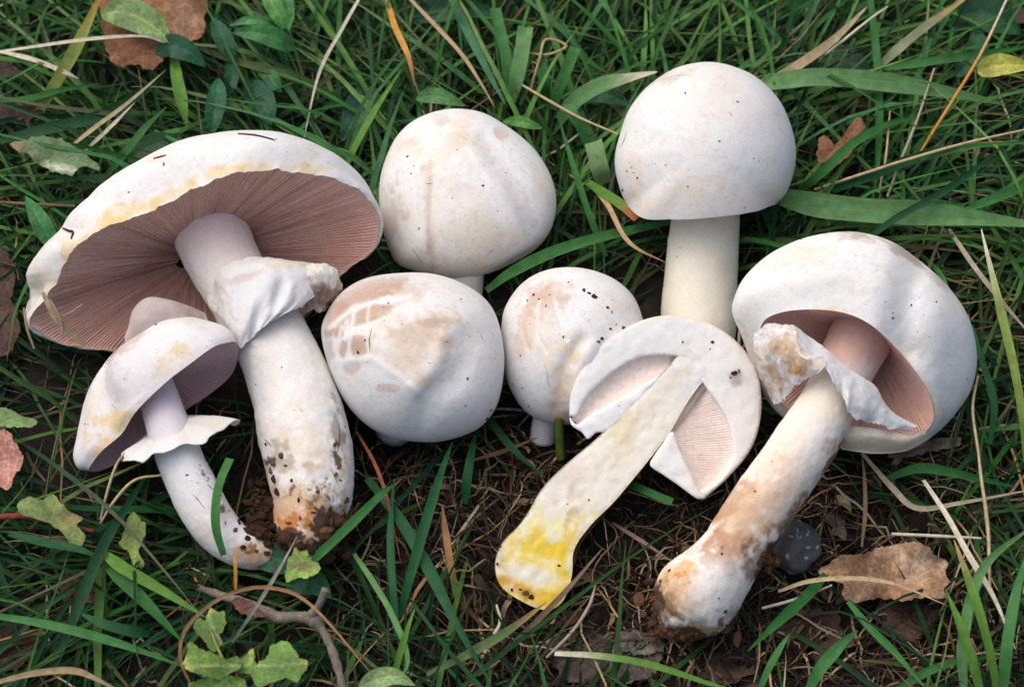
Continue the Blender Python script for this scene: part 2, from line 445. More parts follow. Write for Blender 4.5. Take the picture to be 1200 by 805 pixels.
def caked_soil(parent, cast, clusters, col, label, seed):
    """many small crumbs of soil in clusters (x, y, spread x, spread y, height off the skin, count)"""
    r = np.random.default_rng(seed); vs, fs, cs, k = [], [], [], 0
    for (x, y, sx, sy, z, n) in clusters:
        for _ in range(int(n * 1.9)):
            px, py = x + r.normal() * sx * 0.75, y + r.normal() * sy * 0.75; sz = 0.8 + r.gamma(1.2, 1.35)
            p, nn = cast(px, py); g = P([px, py, z - abs(r.normal()) * 14])[0]
            if p is None or np.linalg.norm(p - g) > 45 * K: p = g
            else: p = p - nn * sz * 0.15 * K
            v, f = lump(9, sz * 1.15 * K, int(r.integers(1e6)), 0.55); v = v * (0.6 + 0.8 * r.random(3))
            vs.append(v + p); fs.append(f + k); k += len(v); cs.append(np.tile(col * (0.45 + 0.9 * r.random()), (len(v), 1)))
    build('soil_clod', np.vstack(vs), [np.vstack(fs)], M_SOIL, parent, np.vstack(cs), smooth=False, label=label, kind='stuff')

BROWN = srgb(176, 140, 112); TAN = srgb(205, 180, 150); YEL = srgb(222, 190, 110); ORANGE = srgb(196, 140, 70); DIRT = srgb(92, 66, 46); CREAM = srgb(222, 206, 180)

def mush_cap(parent, rim, C, H, th0, outline, cfit, base=WHITE, tint=CREAM, tamt=0.5, stains=(), dents=(), nr=90, seed=0, edge=0.10, e=1.0, lines=()):
    V, t = dome(rim, A(*C), H, th0, nr, e); na = rim.shape[0]; tt = np.repeat(t, na); V = V.reshape(-1, 3)
    V = fit_outline(V, cfit, outline, sstep(0.0, edge, tt) if edge > 0 else np.ones(len(tt)))
    front = sstep(-0.25, 0.15, (V[:, 2] - V[:, 2].mean()) / (np.ptp(V[:, 2])))
    nm = V - V.mean(0); V += unit(nm) * ((fbm(V, 60, 3, seed + 2) - 0.5) * 5 + (fbm(V, 16, 3, seed + 4) - 0.5) * 1.6)[:, None] * A(0.25, 0.25, 1)
    for (x, y, rx, ry, ang, dep) in dents:
        V[:, 2] += dep * 0.7 * np.exp(-blob(V, x, y, rx * 1.35, ry * 1.1, ang)) * front
    c = mottle(V, base, tamt, tint, seed); c = stain(c, V, front, stains, seed)
    fl = fbm(V, 4.5, 3, seed + 31); c *= (1 - 0.10 * sstep(0.56, 0.72, fl))[:, None] ** A(0.7, 1.0, 1.3)
    Vw = V[:, :2] + np.stack([fbm(V, 22, 3, seed + 33) - .5, fbm(V, 22, 3, seed + 34) - .5], 1) * 8
    for (pts, wd, dep, col, st) in lines:
        d = line_d(Vw, pts); g_ = np.exp(-(d / wd) ** 2) * front
        V[:, 2] += dep * g_
        if col is not None: c += (np.asarray(col) - c) * (g_ * st)[:, None]
    return V, grid(nr, na, True), c

# ================================================================== 1  the big open mushroom, lower left
def mushroom_big():
    root = thing('mushroom', 'largest mushroom, its wide open cap showing pinkish brown gills', 'mushroom', P([357, 640, 0])[0], 'white field mushrooms')
    cast_src = []
    out = [(33, 386), (28, 351), (33, 312), (46, 286), (69, 260), (100, 231), (131, 206), (169, 184), (208, 165), (246, 156), (285, 151), (323, 152), (362, 163), (397, 181), (423, 204), (440, 232), (448, 257), (446, 278), (436, 297), (420, 308), (404, 322), (350, 380), (270, 424), (190, 428), (130, 414), (100, 412), (66, 402)]
    rim2 = [(37, 372), (60, 340), (73, 315), (84, 294), (104, 278), (131, 263), (162, 252), (192, 239), (223, 224), (254, 210), (285, 201), (320, 199), (358, 203), (389, 209), (416, 220), (436, 237), (445, 262), (441, 284), (431, 300), (415, 310), (396, 326), (345, 380), (270, 418), (190, 422), (130, 410), (100, 408), (66, 399), (44, 388)]
    rim2 = even(spl(rim2, 900, True), 440)
    C = A(242, 312, 85.0); q0 = np.column_stack([rim2, rim2[:, 0] * 0]); ragg = unit(rim2 - C[:2]) * ((fbm(q0, 9, 3, 4) - 0.5) * 7 + (fbm(q0, 3, 2, 5) - .5) * 2)[:, None]
    d = rim2 - C[:2]; up = -(d[:, 0] * 0.30 + d[:, 1] * 0.954)          # how far towards the upper rim
    rim = np.column_stack([rim2, C[2] + np.where(up > 0, up * 0.95, up * 0.62) - 12])
    H = (-25, -30, -150)
    stains = [(128, 262, 20, 12, -30, YEL, 0.9, 1.2), (85, 300, 14, 20, 20, YEL, 0.6, 1.2), (160, 246, 26, 9, -22, YEL, 0.7, 1.2), (205, 226, 30, 7, -24, YEL, 0.6, 1.2), (255, 204, 40, 8, -15, YEL, 0.7, 1.1), (370, 198, 16, 8, 10, YEL, 0.6, 1.2), (300, 197, 40, 4, 0, YEL, 0.4, 1.2),
              (60, 330, 16, 16, 0, YEL, 0.45, 1.3), (437, 300, 12, 10, 0, YEL, 0.7, 1.0), (443, 270, 7, 30, 0, CREAM, 0.7, .8), (190, 185, 16, 7, -20, CREAM, .7, 1), (45, 350, 16, 30, 0, CREAM, 0.4, 1.0)]
    V, F, c = mush_cap(root, rim, C, H, 0.50, out, (238, 290), stains=stains, dents=[(250, 182, 120, 12, -8, 2)], seed=11, edge=0.16, tamt=0.25, nr=130)
    V[:, :2] += (ragg[None] * np.exp(-np.arange(130) / 3.0)[:, None, None]).reshape(-1, 2); rim = V[:440].copy()
    cap = add('cap', V, [F], M_CAP, root, c); cast_src.append((W(V), F))
    gv, gf = gill_sheet(rim, C, H, 0.36, 0.13, 240, 2.2, nr=24, bend=1.7)
    n = fbm(gv, 50, 4, 8); gc = srgb(222, 180, 164) * (0.85 + 0.3 * n)[:, None]; gc += (srgb(198, 150, 134) - gc) * sstep(0.45, 0.7, n)[:, None] * 0.4
    add('gills', gv, [gf], M_GILL, cap, gc, smooth=False, kind='stuff')
    # stem
    path = [(232, 232, 22, 46), (245, 268, 45, 45), (264, 310, 62, 43), (290, 352, 80, 43), (320, 402, 98, 45), (340, 450, 116, 49), (354, 500, 136, 53), (363, 545, 154, 52), (366, 582, 168, 47), (362, 615, 178, 42), (358, 640, 184, 34)]
    V, F, al = tube(path, 190, 260, 1.8, 21)
    c = mottle(V, WHITE * A(1, 0.985, 0.97), 0.3, CREAM, 23)
    pink = sstep(350, 250, V[:, 1]); c += (srgb(226, 200, 192) - c) * (pink * 0.85)[:, None]
    fr = np.ones(len(V))
    c = stain(c, V, fr, [(352, 520, 46, 30, 0, CREAM, 0.8, 1.2), (340, 600, 26, 30, 20, ORANGE, 0.85, 1.3), (375, 620, 26, 24, 0, ORANGE, 0.9, 1.2), (330, 630, 24, 20, 0, ORANGE, .8, 1.2), (360, 640, 40, 14, 0, DIRT, 0.8, 1.5), (400, 560, 8, 40, 5, CREAM, 0.8, 1.2), (395, 500, 5, 30, -8, DIRT, 0.6, 1.6), (330, 540, 22, 14, 0, DIRT, 0.45, 1.9), (390, 600, 18, 22, 0, DIRT, 0.7, 1.5), (350, 572, 40, 20, 0, TAN, 0.6, 1.5)], 5)
    DD = srgb(66, 46, 34)
    c = grit(c, V, [(318, 540, 14, 26, -10, srgb(96, 68, 48), .36), (395, 540, 10, 40, -5, srgb(88, 62, 44), .4), (360, 575, 50, 30, 0, srgb(110, 80, 54), .35), (345, 610, 40, 26, 0, srgb(190, 120, 50), .5), (385, 615, 30, 30, 0, DD, .6), (335, 630, 34, 22, 0, DD, .6), (365, 645, 44, 16, 0, DD, .75)], 3)
    add('stem', V, [F], M_STEM, root, c); cast_src.append((W(V), F))
    # ring: torn skirt, wide to the right
    rows = [[(246, 338, 92), (254, 316, 104), (282, 303, 112), (312, 300, 108), (330, 305, 90), (345, 309, 76)],
            [(243, 350, 96), (262, 330, 122), (294, 318, 134), (330, 310, 134), (362, 309, 112), (384, 312, 92)],
            [(246, 360, 100), (272, 356, 134), (304, 345, 148), (336, 338, 146), (366, 330, 124), (394, 322, 100)],
            [(256, 371, 104), (277, 384, 138), (308, 368, 152), (338, 358, 150), (362, 350, 130), (380, 338, 112)],
            [(268, 384, 106), (281, 405, 136), (302, 388, 150), (322, 373, 152), (342, 364, 142), (353, 359, 124)]]
    V, F = loft(rows, 70, 160, 1.3, 31, 1.2, 3.2, 3.6, 5); V[:, 2] += (fbm(V * A(1, .3, 1), 16, 2, 9) - 0.5) * 4; V[:, :2] += np.stack([fbm(V, 10, 3, 3) - 0.5, fbm(V, 10, 3, 4) - 0.5], 1) * 4
    for (x, y, rx, ry, a, dp) in [(326, 345, 8, 20, 20, -9), (300, 350, 12, 30, 20, 5), (345, 335, 9, 18, 10, 4), (288, 380, 5, 20, 15, 4)]:
        V[:, 2] += dp * np.exp(-blob(V, x, y, rx, ry, a))
    c = mottle(V, WHITE, 0.4, CREAM, 33); c = stain(c, V, np.ones(len(V)), [(280, 325, 30, 5, -12, srgb(205, 175, 160), .6, 1), (255, 345, 8, 14, 0, srgb(205, 175, 160), .6, 1), (312, 385, 26, 5, -30, YEL, 0.35, 1), (350, 311, 30, 4, 0, YEL, .4, 1)], 3)
    ring = add('ring', V, F, M_CUT, root, c); cast_src.append((W(V), np.vstack(F)))
    # rolled torn end of the ring, brown inside
    rows = [[(352, 312, 108), (366, 308, 124), (384, 309, 122), (396, 318, 112), (402, 334, 98)], [(352, 325, 116), (366, 322, 134), (382, 322, 134), (393, 330, 122), (399, 342, 102)], [(352, 345, 114), (364, 344, 126), (377, 345, 126), (387, 345, 116), (394, 349, 100)], [(354, 360, 106), (364, 364, 112), (372, 366, 110), (380, 363, 104), (388, 354, 96)]]
    V, F = loft(rows, 50, 80, 1.3, 35, 1.5, 1.5, 3, 5); V[:, 2] += (fbm(V, 18, 2, 6) - 0.5) * 6; V[:, :2] += np.stack([fbm(V, 8, 3, 3) - 0.5, fbm(V, 8, 3, 4) - 0.5], 1) * 7
    c = mottle(V, srgb(232, 224, 214), 0.3, CREAM, 37); c = stain(c, V, np.ones(len(V)), [(366, 346, 18, 22, 0, srgb(112, 84, 66), 1, 1.0), (384, 342, 12, 14, 0, srgb(130, 100, 80), .95, 1.2), (397, 335, 8, 12, 0, srgb(190, 160, 132), .8, 1)], 9)
    build('torn_edge', W(V), F, M_CUT, ring, c)
    cast = Cast(cast_src)
    spots = [(312, 520, 3), (330, 533, 5), (321, 541, 6), (318, 550, 5), (336, 545, 3), (392, 520, 4), (396, 545, 4.5), (393, 555, 4), (398, 562, 3), (350, 585, 4), (372, 575, 3), (342, 562, 3), (330, 430, 1.5), (388, 610, 8), (400, 600, 7), (382, 620, 9), (395, 630, 9), (405, 585, 4), (350, 640, 9), (335, 632, 8), (365, 632, 7), (373, 645, 8), (340, 612, 5), (352, 606, 4), (367, 600, 3), (322, 560, 7), (326, 575, 6), (192, 192, 3), (168, 288, 2.5), (390, 440, 1.4), (300, 450, 1.2), (345, 480, 1.2), (404, 500, 2)]
    clinging_dirt(root, cast, spots, out[:20] + [(240, 250), (120, 300)], 26, 3,
                  fibres=[([(279, 157), (300, 159), (322, 164)], 1.1, srgb(60, 50, 45)), ([(69, 265), (80, 270), (86, 272), (84, 280)], 1.5, srgb(70, 55, 45)), ([(180, 186), (195, 182)], 1.0, srgb(70, 55, 40)), ([(396, 490), (398, 515), (392, 540)], 2.0, srgb(75, 52, 38)), ([(308, 512), (320, 524)], 2.0, srgb(75, 52, 38)), ([(386, 545), (398, 570)], 1.6, srgb(60, 42, 32)), ([(350, 478), (356, 482)], 0.9, srgb(60, 42, 32))])
    caked_soil(root, cast, [(304, 600, 9, 20, 60, 70), (312, 628, 12, 12, 56, 50), (298, 628, 10, 9, 46, 26), (390, 622, 14, 16, 52, 46), (362, 645, 26, 8, 44, 50), (334, 638, 12, 8, 48, 30)], srgb(64, 44, 33), 'dark crumbly soil stuck to the foot', 17)
    return out

# ================================================================== 2  the small open one leaning in front of it
def mushroom_small_open():
    root = thing('mushroom', 'small mushroom with tilted cap and flat ring, leaning before the largest one', 'mushroom', P([285, 650, 0])[0], 'white field mushrooms')
    out = [(278, 402), (270, 387), (251, 376), (217, 370), (186, 376), (156, 394), (130, 416), (108, 446), (95, 478), (85, 515), (84, 534), (92, 549), (106, 554), (125, 548), (150, 535), (180, 510), (215, 482), (246, 462), (272, 440), (280, 420)]
    C = A(190, 474, 150.0)
    rimp = [(277, 401), (262, 402), (247, 408), (221, 427), (195, 447), (160, 481), (143, 507), (121, 526), (110, 539), (104, 550), (112, 552), (130, 546), (152, 533), (180, 510), (213, 483), (246, 461), (270, 440), (279, 418)]
    r2 = even(spl(rimp, 600, True), 300)
    d = r2 - C[:2]; near = -(d[:, 0] * 0.62 + d[:, 1] * 0.78)
    rim = np.column_stack([r2, C[2] + near * 2.6])
    H = (-62, -76, -28)
    stains = [(215, 412, 12, 9, 0, YEL, 0.6, 1.2), (130, 498, 26, 16, -40, YEL, 0.75, 1.4), (122, 520, 14, 14, 0, ORANGE, 0.45, 1.5), (195, 425, 14, 10, -30, YEL, .4, 1.2), (148, 400, 22, 10, -40, BROWN, 0.5, 1.6), (110, 470, 10, 30, 20, CREAM, .5, 1.3)]
    V, F, c = mush_cap(root, rim, C, H, 0.30, out, (180, 455), base=WHITE * A(.97, .95, .97), stains=stains, seed=41, edge=0.10, tamt=0.35)
    cap = add('cap', V, [F], M_CAP, root, c); src = [(W(V), F)]
    gv, gf = gill_sheet(rim, C, H, 0.36, 0.14, 110, 3.0, nr=14)
    gc = srgb(205, 170, 166) * (0.85 + 0.3 * fbm(gv, 30, 3, 4))[:, None]
    add('gills', gv, [gf], M_GILL, cap, gc, smooth=False, kind='stuff')
    path = [(176, 442, 128, 24), (187, 470, 146, 24), (199, 505, 158, 26), (214, 545, 166, 28), (232, 583, 172, 29), (251, 615, 178, 28), (274, 636, 182, 25), (296, 646, 184, 22), (314, 650, 184, 16)]
    V, F, al = tube(path, 110, 180, 1.1, 44)
    c = mottle(V, WHITE * A(.98, .98, .985), 0.25, CREAM, 45); c += (srgb(216, 204, 212) - c) * (sstep(530, 470, V[:, 1]) * 0.8)[:, None]
    c = stain(c, V, np.ones(len(V)), [(300, 648, 26, 16, 0, ORANGE, .85, 1.0), (290, 636, 16, 12, 0, TAN, .6, 1.4), (262, 600, 8, 14, 30, TAN, .7, 1.5), (240, 622, 14, 14, 0, TAN, .4, 1.4)], 7)
    c = grit(c, V, [(292, 640, 24, 16, 0, srgb(130, 90, 54), .4), (262, 600, 14, 26, 25, srgb(90, 66, 48), .4), (236, 560, 30, 40, 20, srgb(100, 76, 56), .2)], 5)
    add('stem', V, [F], M_STEM, root, c); src.append((W(V), F))
    # ring: a flange round the stem, nearly edge-on
    na, nq = 120, 16; th = np.linspace(0, 2 * math.pi, na, endpoint=False); c0 = A(202, 506, 158)
    e1 = unit(A(117, -64, 0)); e2 = unit(A(0.14, 0.24, 0.95)); ax2 = unit(A(0.5, 0.86, 0.1))
    rows = []
    for q in np.linspace(0.30, 1, nq):
        rad = 66 * q * (1 + 0.06 * np.sin(3 * th + 1) + 0.04 * np.sin(7 * th)) + q ** 4 * (fbm(np.column_stack([np.cos(th), np.sin(th), 0 * th]), 0.16, 4, 6) - 0.5) * 16
        droop = 22 * (q ** 2.4) * (0.9 + 0.6 * np.cos(th + 0.3)) - 10
        wav = 3.0 * q ** 2 * (np.sin(5 * th + 2) + .7 * np.sin(11 * th + 1))
        rows.append(c0 + np.cos(th)[:, None] * rad[:, None] * e1 + np.sin(th)[:, None] * rad[:, None] * 0.75 * e2 + (droop + wav)[:, None] * ax2)
    V = np.array(rows); B = V + ax2 * 2.2; B[-1] = V[-1] + ax2 * 1.2; n = na * nq
    V = np.vstack([V.reshape(-1, 3), B.reshape(-1, 3)]); V += (fbm(V, 7, 3, 6) - 0.5)[:, None] * 1.6
    F = [grid(nq, na, True), grid(nq, na, True)[:, ::-1] + n]; e = np.arange(na) + na * (nq - 1); en = (np.arange(na) + 1) % na + na * (nq - 1)
    F.append(np.stack([e, en, en + n, e + n], 1))
    c = mottle(V, WHITE * 0.93, 0.4, CREAM, 47); build('ring', W(V), F, M_CUT, root, c); keep(V, F); src.append((W(V), np.vstack(F)))
    V, F = loft([[(150, 384, 136), (156, 362, 146), (172, 348, 150), (196, 350, 148), (222, 358, 142), (240, 366, 134)], [(146, 396, 140), (162, 378, 152), (182, 366, 156), (204, 366, 152), (226, 370, 146), (244, 376, 138)], [(150, 410, 140), (170, 396, 148), (190, 390, 150), (210, 388, 148), (230, 388, 142), (246, 390, 136)]], 30, 80, 1.5, 51, 2, 1.5, 3, 3)
    build('veil', W(V), F, M_CUT, root, mottle(V, srgb(196, 180, 174), .6, srgb(150, 126, 112), 53), label='pale torn tissue behind the cap')
    cast = Cast(src)
    clinging_dirt(root, cast, [(125, 445, 2.5), (100, 496, 2), (183, 380, 2), (219, 556, 2), (232, 565, 1.6), (262, 590, 2.5), (256, 580, 3), (280, 612, 5), (275, 620, 4), (290, 630, 5), (285, 640, 5), (300, 645, 5), (264, 612, 2)], out[:12] + [(190, 460)], 24, 5,
                  fibres=[([(224, 577), (232, 585), (243, 599)], 1.2, srgb(70, 55, 42)), ([(242, 566), (252, 575)], 1.6, srgb(70, 52, 40)), ([(130, 472), (137, 480)], .9, srgb(70, 52, 40)), ([(145, 402), (125, 424), (106, 445), (101, 455)], 2.2, srgb(105, 80, 58)), ([(150, 398), (132, 412), (118, 432)], 1.6, srgb(130, 105, 78)), ([(160, 388), (140, 406)], 1.5, srgb(90, 66, 48))])
    return out

# ================================================================== 3 4 5  closed caps standing upright
def closed(label, out, cfit, zc, axis, rad, H, th0, stempath, stains, dents, seed, spots, fibres, nrand, tamt=0.5, base=WHITE, lines=()):
    root = thing('mushroom', label, 'mushroom', P([cfit[0], cfit[1] + 40, 0])[0], 'white field mushrooms')
    n0 = nz(cfit[0], cfit[1], zc); a = unit(A(*axis))
    C = A(cfit[0], cfit[1], n0) - a * H * 0.35
    rim, _ = circle_rim(C, axis, rad, 340)
    V, F, c = mush_cap(root, rim, C, a * H, th0, out, cfit, base=base, stains=stains, dents=dents, seed=seed, edge=0, tamt=tamt, nr=150, lines=lines)
    cap = add('cap', V, [F], M_CAP, root, c); src = [(W(V), F)]
    rim_w = V[:340]
    gv, gf = gill_sheet(rim_w, rim_w.mean(0), a * H, 0.15, 0.15, 110, 3.5, nr=8)
    add('gills', gv, [gf], M_GILL, cap, np.tile(srgb(200, 165, 155), (len(gv), 1)), smooth=False, kind='stuff')
    p = [tuple(C + a * H * 0.1) + (stempath[0],)] + [tuple(q) for q in stempath[1]]
    V, F, al = tube(p, 64, 60, 0.8, seed + 6)
    c = mottle(V, WHITE * 0.97, 0.4, CREAM, seed); add('stem', V, [F], M_STEM, root, c)
    cast = Cast(src); clinging_dirt(root, cast, spots, out, nrand, seed, fibres=fibres)

O3 = [(444, 225), (449, 194), (464, 161), (490, 138), (527, 127), (564, 131), (595, 148), (626, 174), (647, 208), (652, 240), (645, 270), (628, 292), (601, 308), (569, 321), (537, 325), (501, 321), (470, 312), (456, 293), (447, 261)]
O4 = [(376, 392), (383, 366), (402, 340), (433, 324), (475, 319), (511, 321), (543, 332), (569, 350), (584, 376), (591, 413), (590, 444), (582, 475), (564, 499), (537, 512), (501, 518), (459, 512), (428, 496), (404, 470), (386, 434)]
O5 = [(587, 385), (592, 359), (611, 332), (640, 316), (677, 313), (715, 324), (741, 345), (753, 372), (757, 407), (741, 460), (700, 490), (667, 497), (635, 493), (611, 477), (595, 449), (588, 417)]
O6 = [(720, 185), (727, 154), (738, 126), (760, 100), (790, 80), (825, 72), (855, 76), (886, 90), (912, 115), (927, 146), (933, 176), (930, 203), (920, 228), (903, 243), (877, 250), (838, 254), (794, 258), (760, 258), (738, 244), (725, 217)]
RUST = srgb(196, 150, 120); DUST = srgb(229, 214, 194); SKINB = srgb(186, 150, 124)

def mushrooms_closed():
    closed('dome-shaped closed mushroom with furrows and rusty marks on top, back row centre', O3, (548, 228), 70, (0.02, -0.62, 0.78), 92, 105, 0.35,
           (22, [(546, 300, nz(546, 300, 40), 22), (545, 335, nz(545, 335, 18), 21), (545, 350, nz(545, 350, 4), 20)]),
           [(516, 138, 10, 8, 0, BROWN, .6, -.5), (587, 155, 9, 7, 20, RUST, .8, -.45), (478, 172, 14, 18, 0, DUST, .8, 1.3), (475, 165, 9, 8, 0, RUST, .4, 1.4), (534, 165, 12, 8, -30, BROWN, .5, 1.4), (520, 175, 22, 18, 0, DUST, .8, 1.4), (545, 260, 60, 55, 0, DUST, .5, 1.2), (457, 265, 12, 45, 5, BROWN, .45, 1.4), (503, 240, 3, 60, 2, SKINB, .45, .8), (470, 300, 30, 12, 20, DUST, .8, 1), (540, 310, 60, 10, 0, DUST, .7, 1), (505, 295, 5, 24, 3, RUST, .3, 1.4), (555, 160, 8, 25, -30, DUST, .5, 1)],
           [], 61,
           [(478, 183, 2.2), (485, 194, 1.8), (482, 203, 1.6), (566, 217, 1.8), (536, 175, 1.4), (491, 267, 1.5), (530, 232, 1)],
           [([(498, 215), (508, 215)], 1.0, srgb(70, 55, 45)), ([(480, 285), (488, 298), (500, 315)], 0.9, srgb(95, 65, 45))], 30, tamt=0.7, lines=[([(500, 200), (504, 250), (508, 316)], 5, -2.6, TAN, .4), ([(488, 190), (484, 240), (488, 300)], 12, 2.2, None, 0), ([(545, 165), (575, 205), (605, 262), (612, 290)], 12, 4.5, None, 0), ([(568, 165), (600, 210), (626, 265)], 13, -5, None, 0), ([(470, 170), (458, 220), (462, 280)], 10, -1.5, None, 0)])
    closed('rounded closed mushroom with brown cracked patch and diagonal fold, centre left', O4, (484, 418), 82, (0.0, -0.50, 0.86), 78, 150, 0.75,
           (24, [(470, 470, nz(470, 470, 30), 24), (464, 492, nz(464, 492, 14), 24), (463, 499, nz(463, 499, -10), 24)]),
           [(428, 345, 50, 14, -22, SKINB, .85, -.35), (393, 372, 14, 22, 20, SKINB, .8, -.4), (436, 366, 30, 9, -22, SKINB, .85, -.35), (478, 342, 26, 12, -10, SKINB, .5, 1.0), (420, 404, 14, 12, 0, SKINB, .85, -.35), (398, 390, 5, 6, 0, SKINB, .8, -.35), (402, 408, 5, 9, 0, SKINB, .75, -.35), (413, 430, 10, 9, 0, SKINB, .5, -.4), (454, 454, 16, 5, 0, RUST, .45, -.4), (490, 400, 46, 40, 0, DUST, .95, 1.0), (492, 388, 36, 18, -10, BROWN, .45, 1.1), (475, 430, 40, 18, 20, DUST, .7, 1), (505, 378, 16, 5, 0, BROWN, .4, -.4), (385, 400, 6, 30, 0, srgb(120, 90, 70), .5, 1.2)],
           [], 71,
           [(420, 412, 2.6), (428, 398, 1.5), (548, 443, 1.6), (560, 388, 1.4), (540, 350, 1.6), (545, 475, 1.5), (455, 355, 1.2), (575, 480, 3), (570, 490, 3)],
           [([(436, 382), (433, 398), (434, 414)], 1.7, srgb(50, 42, 38)), ([(562, 390), (568, 400)], .9, srgb(90, 70, 60)), ([(500, 424), (507, 426)], .8, srgb(80, 60, 50))], 34, tamt=0.25, lines=[([(386, 384), (404, 368), (424, 358), (454, 353), (482, 346)], 3.6, 1.0, WHITE, .95), ([(414, 364), (411, 392), (409, 420)], 2.8, .5, WHITE, .85), ([(400, 382), (397, 408)], 2.3, .4, WHITE, .7), ([(386, 398), (410, 394), (434, 390)], 2.3, .4, WHITE, .7), ([(392, 424), (433, 421), (464, 439), (488, 458)], 4.5, 1.2, WHITE, .85), ([(434, 356), (430, 392), (432, 420)], 2.6, .4, WHITE, .6), ([(548, 400), (538, 432), (510, 464), (488, 500)], 18, -6, None, 0), ([(520, 395), (512, 425), (485, 455)], 12, 4, None, 0)])
    closed('small closed mushroom with soil specks, half behind the sliced one', O5, (671, 405), 60, (0.0, -0.55, 0.83), 62, 120, 0.75,
           (18, [(655, 450, nz(655, 450, 24), 17), (640, 486, nz(640, 486, 12), 15), (636, 514, nz(636, 514, -12), 15)]),
           [(628, 350, 26, 20, 30, SKINB, .6, 1.2), (622, 382, 12, 26, 20, RUST, .55, 1.2), (645, 340, 20, 10, 0, RUST, .45, 1.4), (640, 400, 26, 30, 0, DUST, .8, 1.2), (660, 450, 18, 40, 20, DUST, .8, 1.2), (672, 420, 14, 6, -30, YEL, .45, 1.2), (660, 470, 12, 20, 0, RUST, .35, 1.4)],
           [], 81,
           [(690, 343, 5), (696, 347, 4), (684, 340, 3.5), (712, 360, 3), (717, 365, 2.6), (705, 396, 4), (701, 400, 3.5), (715, 385, 2.6), (730, 384, 3), (722, 380, 2), (626, 345, 2), (632, 350, 2), (640, 358, 2), (618, 352, 1.8), (644, 345, 1.8), (660, 394, 2), (610, 416, 1.6), (612, 454, 1.4)],
           [([(640, 432), (642, 446), (644, 454)], 1.0, srgb(80, 58, 45))], 30, tamt=0.4, lines=[([(680, 400), (662, 430), (652, 476)], 9, -4, TAN, .3), ([(694, 405), (680, 440), (672, 480)], 10, 3, None, 0), ([(618, 360), (614, 385), (620, 410)], 3, -1.6, TAN, .4), ([(632, 352), (630, 385), (640, 410)], 2.6, -1.6, WHITE, .6), ([(648, 350), (655, 380), (662, 396)], 2.6, -1.6, WHITE, .5)])
    # 6: standing behind, stem in view
    root = thing('mushroom', 'tall clean white mushroom with smooth cap and bare stem, back right', 'mushroom', P([818, 415, 0])[0], 'white field mushrooms')
    n0 = nz(826, 175, 108); axis = (0.03, -0.985, 0.17); a = unit(A(*axis)); C = A(827, 243, n0)
    rim, _ = circle_rim(C, axis, 95, 340)
    V, F, c = mush_cap(root, rim, C, a * 170, 0.40, O6, (826, 172), stains=[(780, 92, 30, 5, -12, BROWN, .5, 1.2), (745, 205, 12, 20, 0, DUST, .7, 1.3), (820, 225, 50, 18, 0, DUST, .6, 1.2), (830, 120, 50, 30, 0, DUST, .35, 1.3), (760, 240, 30, 12, 20, DUST, .5, 1)], dents=[(800, 110, 50, 14, -20, 2.5)], seed=91, edge=0, tamt=0.2, nr=110)
    cap = add('cap', V, [F], M_CAP, root, c); src = [(W(V), F)]
    gv, gf = gill_sheet(V[:340], V[:340].mean(0), a * 150, 0.10, 0.2, 120, 3.0, nr=8)
    add('gills', gv, [gf], M_GILL, cap, np.tile(srgb(205, 175, 165), (len(gv), 1)), smooth=False, kind='stuff')
    path = [(828, 215, n0 + 2, 40), (827, 250, n0 + 2, 40), (823, 300, n0 + 8, 42), (820, 345, n0 + 14, 43.5), (818, 390, n0 + 24, 44), (816, 420, n0 + 34, 38)]
    V, F, al = tube(path, 80, 90, 1.0, 93); c = mottle(V, srgb(232, 226, 208), 0.6, srgb(218, 208, 182), 95)
    add('stem', V, [F], M_STEM, root, c); src.append((W(V), F)); cast = Cast(src)
    clinging_dirt(root, cast, [(747, 208, 3), (735, 200, 1.5), (740, 196, 1.4), (730, 222, 2.2), (738, 190, 1.2), (743, 202, 1.3), (803, 109, 1.5), (864, 119, 2.4), (857, 134, 1.6), (843, 165, 1.4), (746, 154, 1.4), (780, 193, 1.2), (768, 192, 1), (806, 218, 1.4), (883, 185, 1.2), (793, 300, 1.2), (797, 290, 1)], O6, 30, 9,
                  fibres=[([(724, 175), (731, 165), (735, 150)], 1.6, srgb(80, 66, 55)), ([(778, 90), (795, 88), (808, 89)], 1.0, srgb(120, 95, 75))])

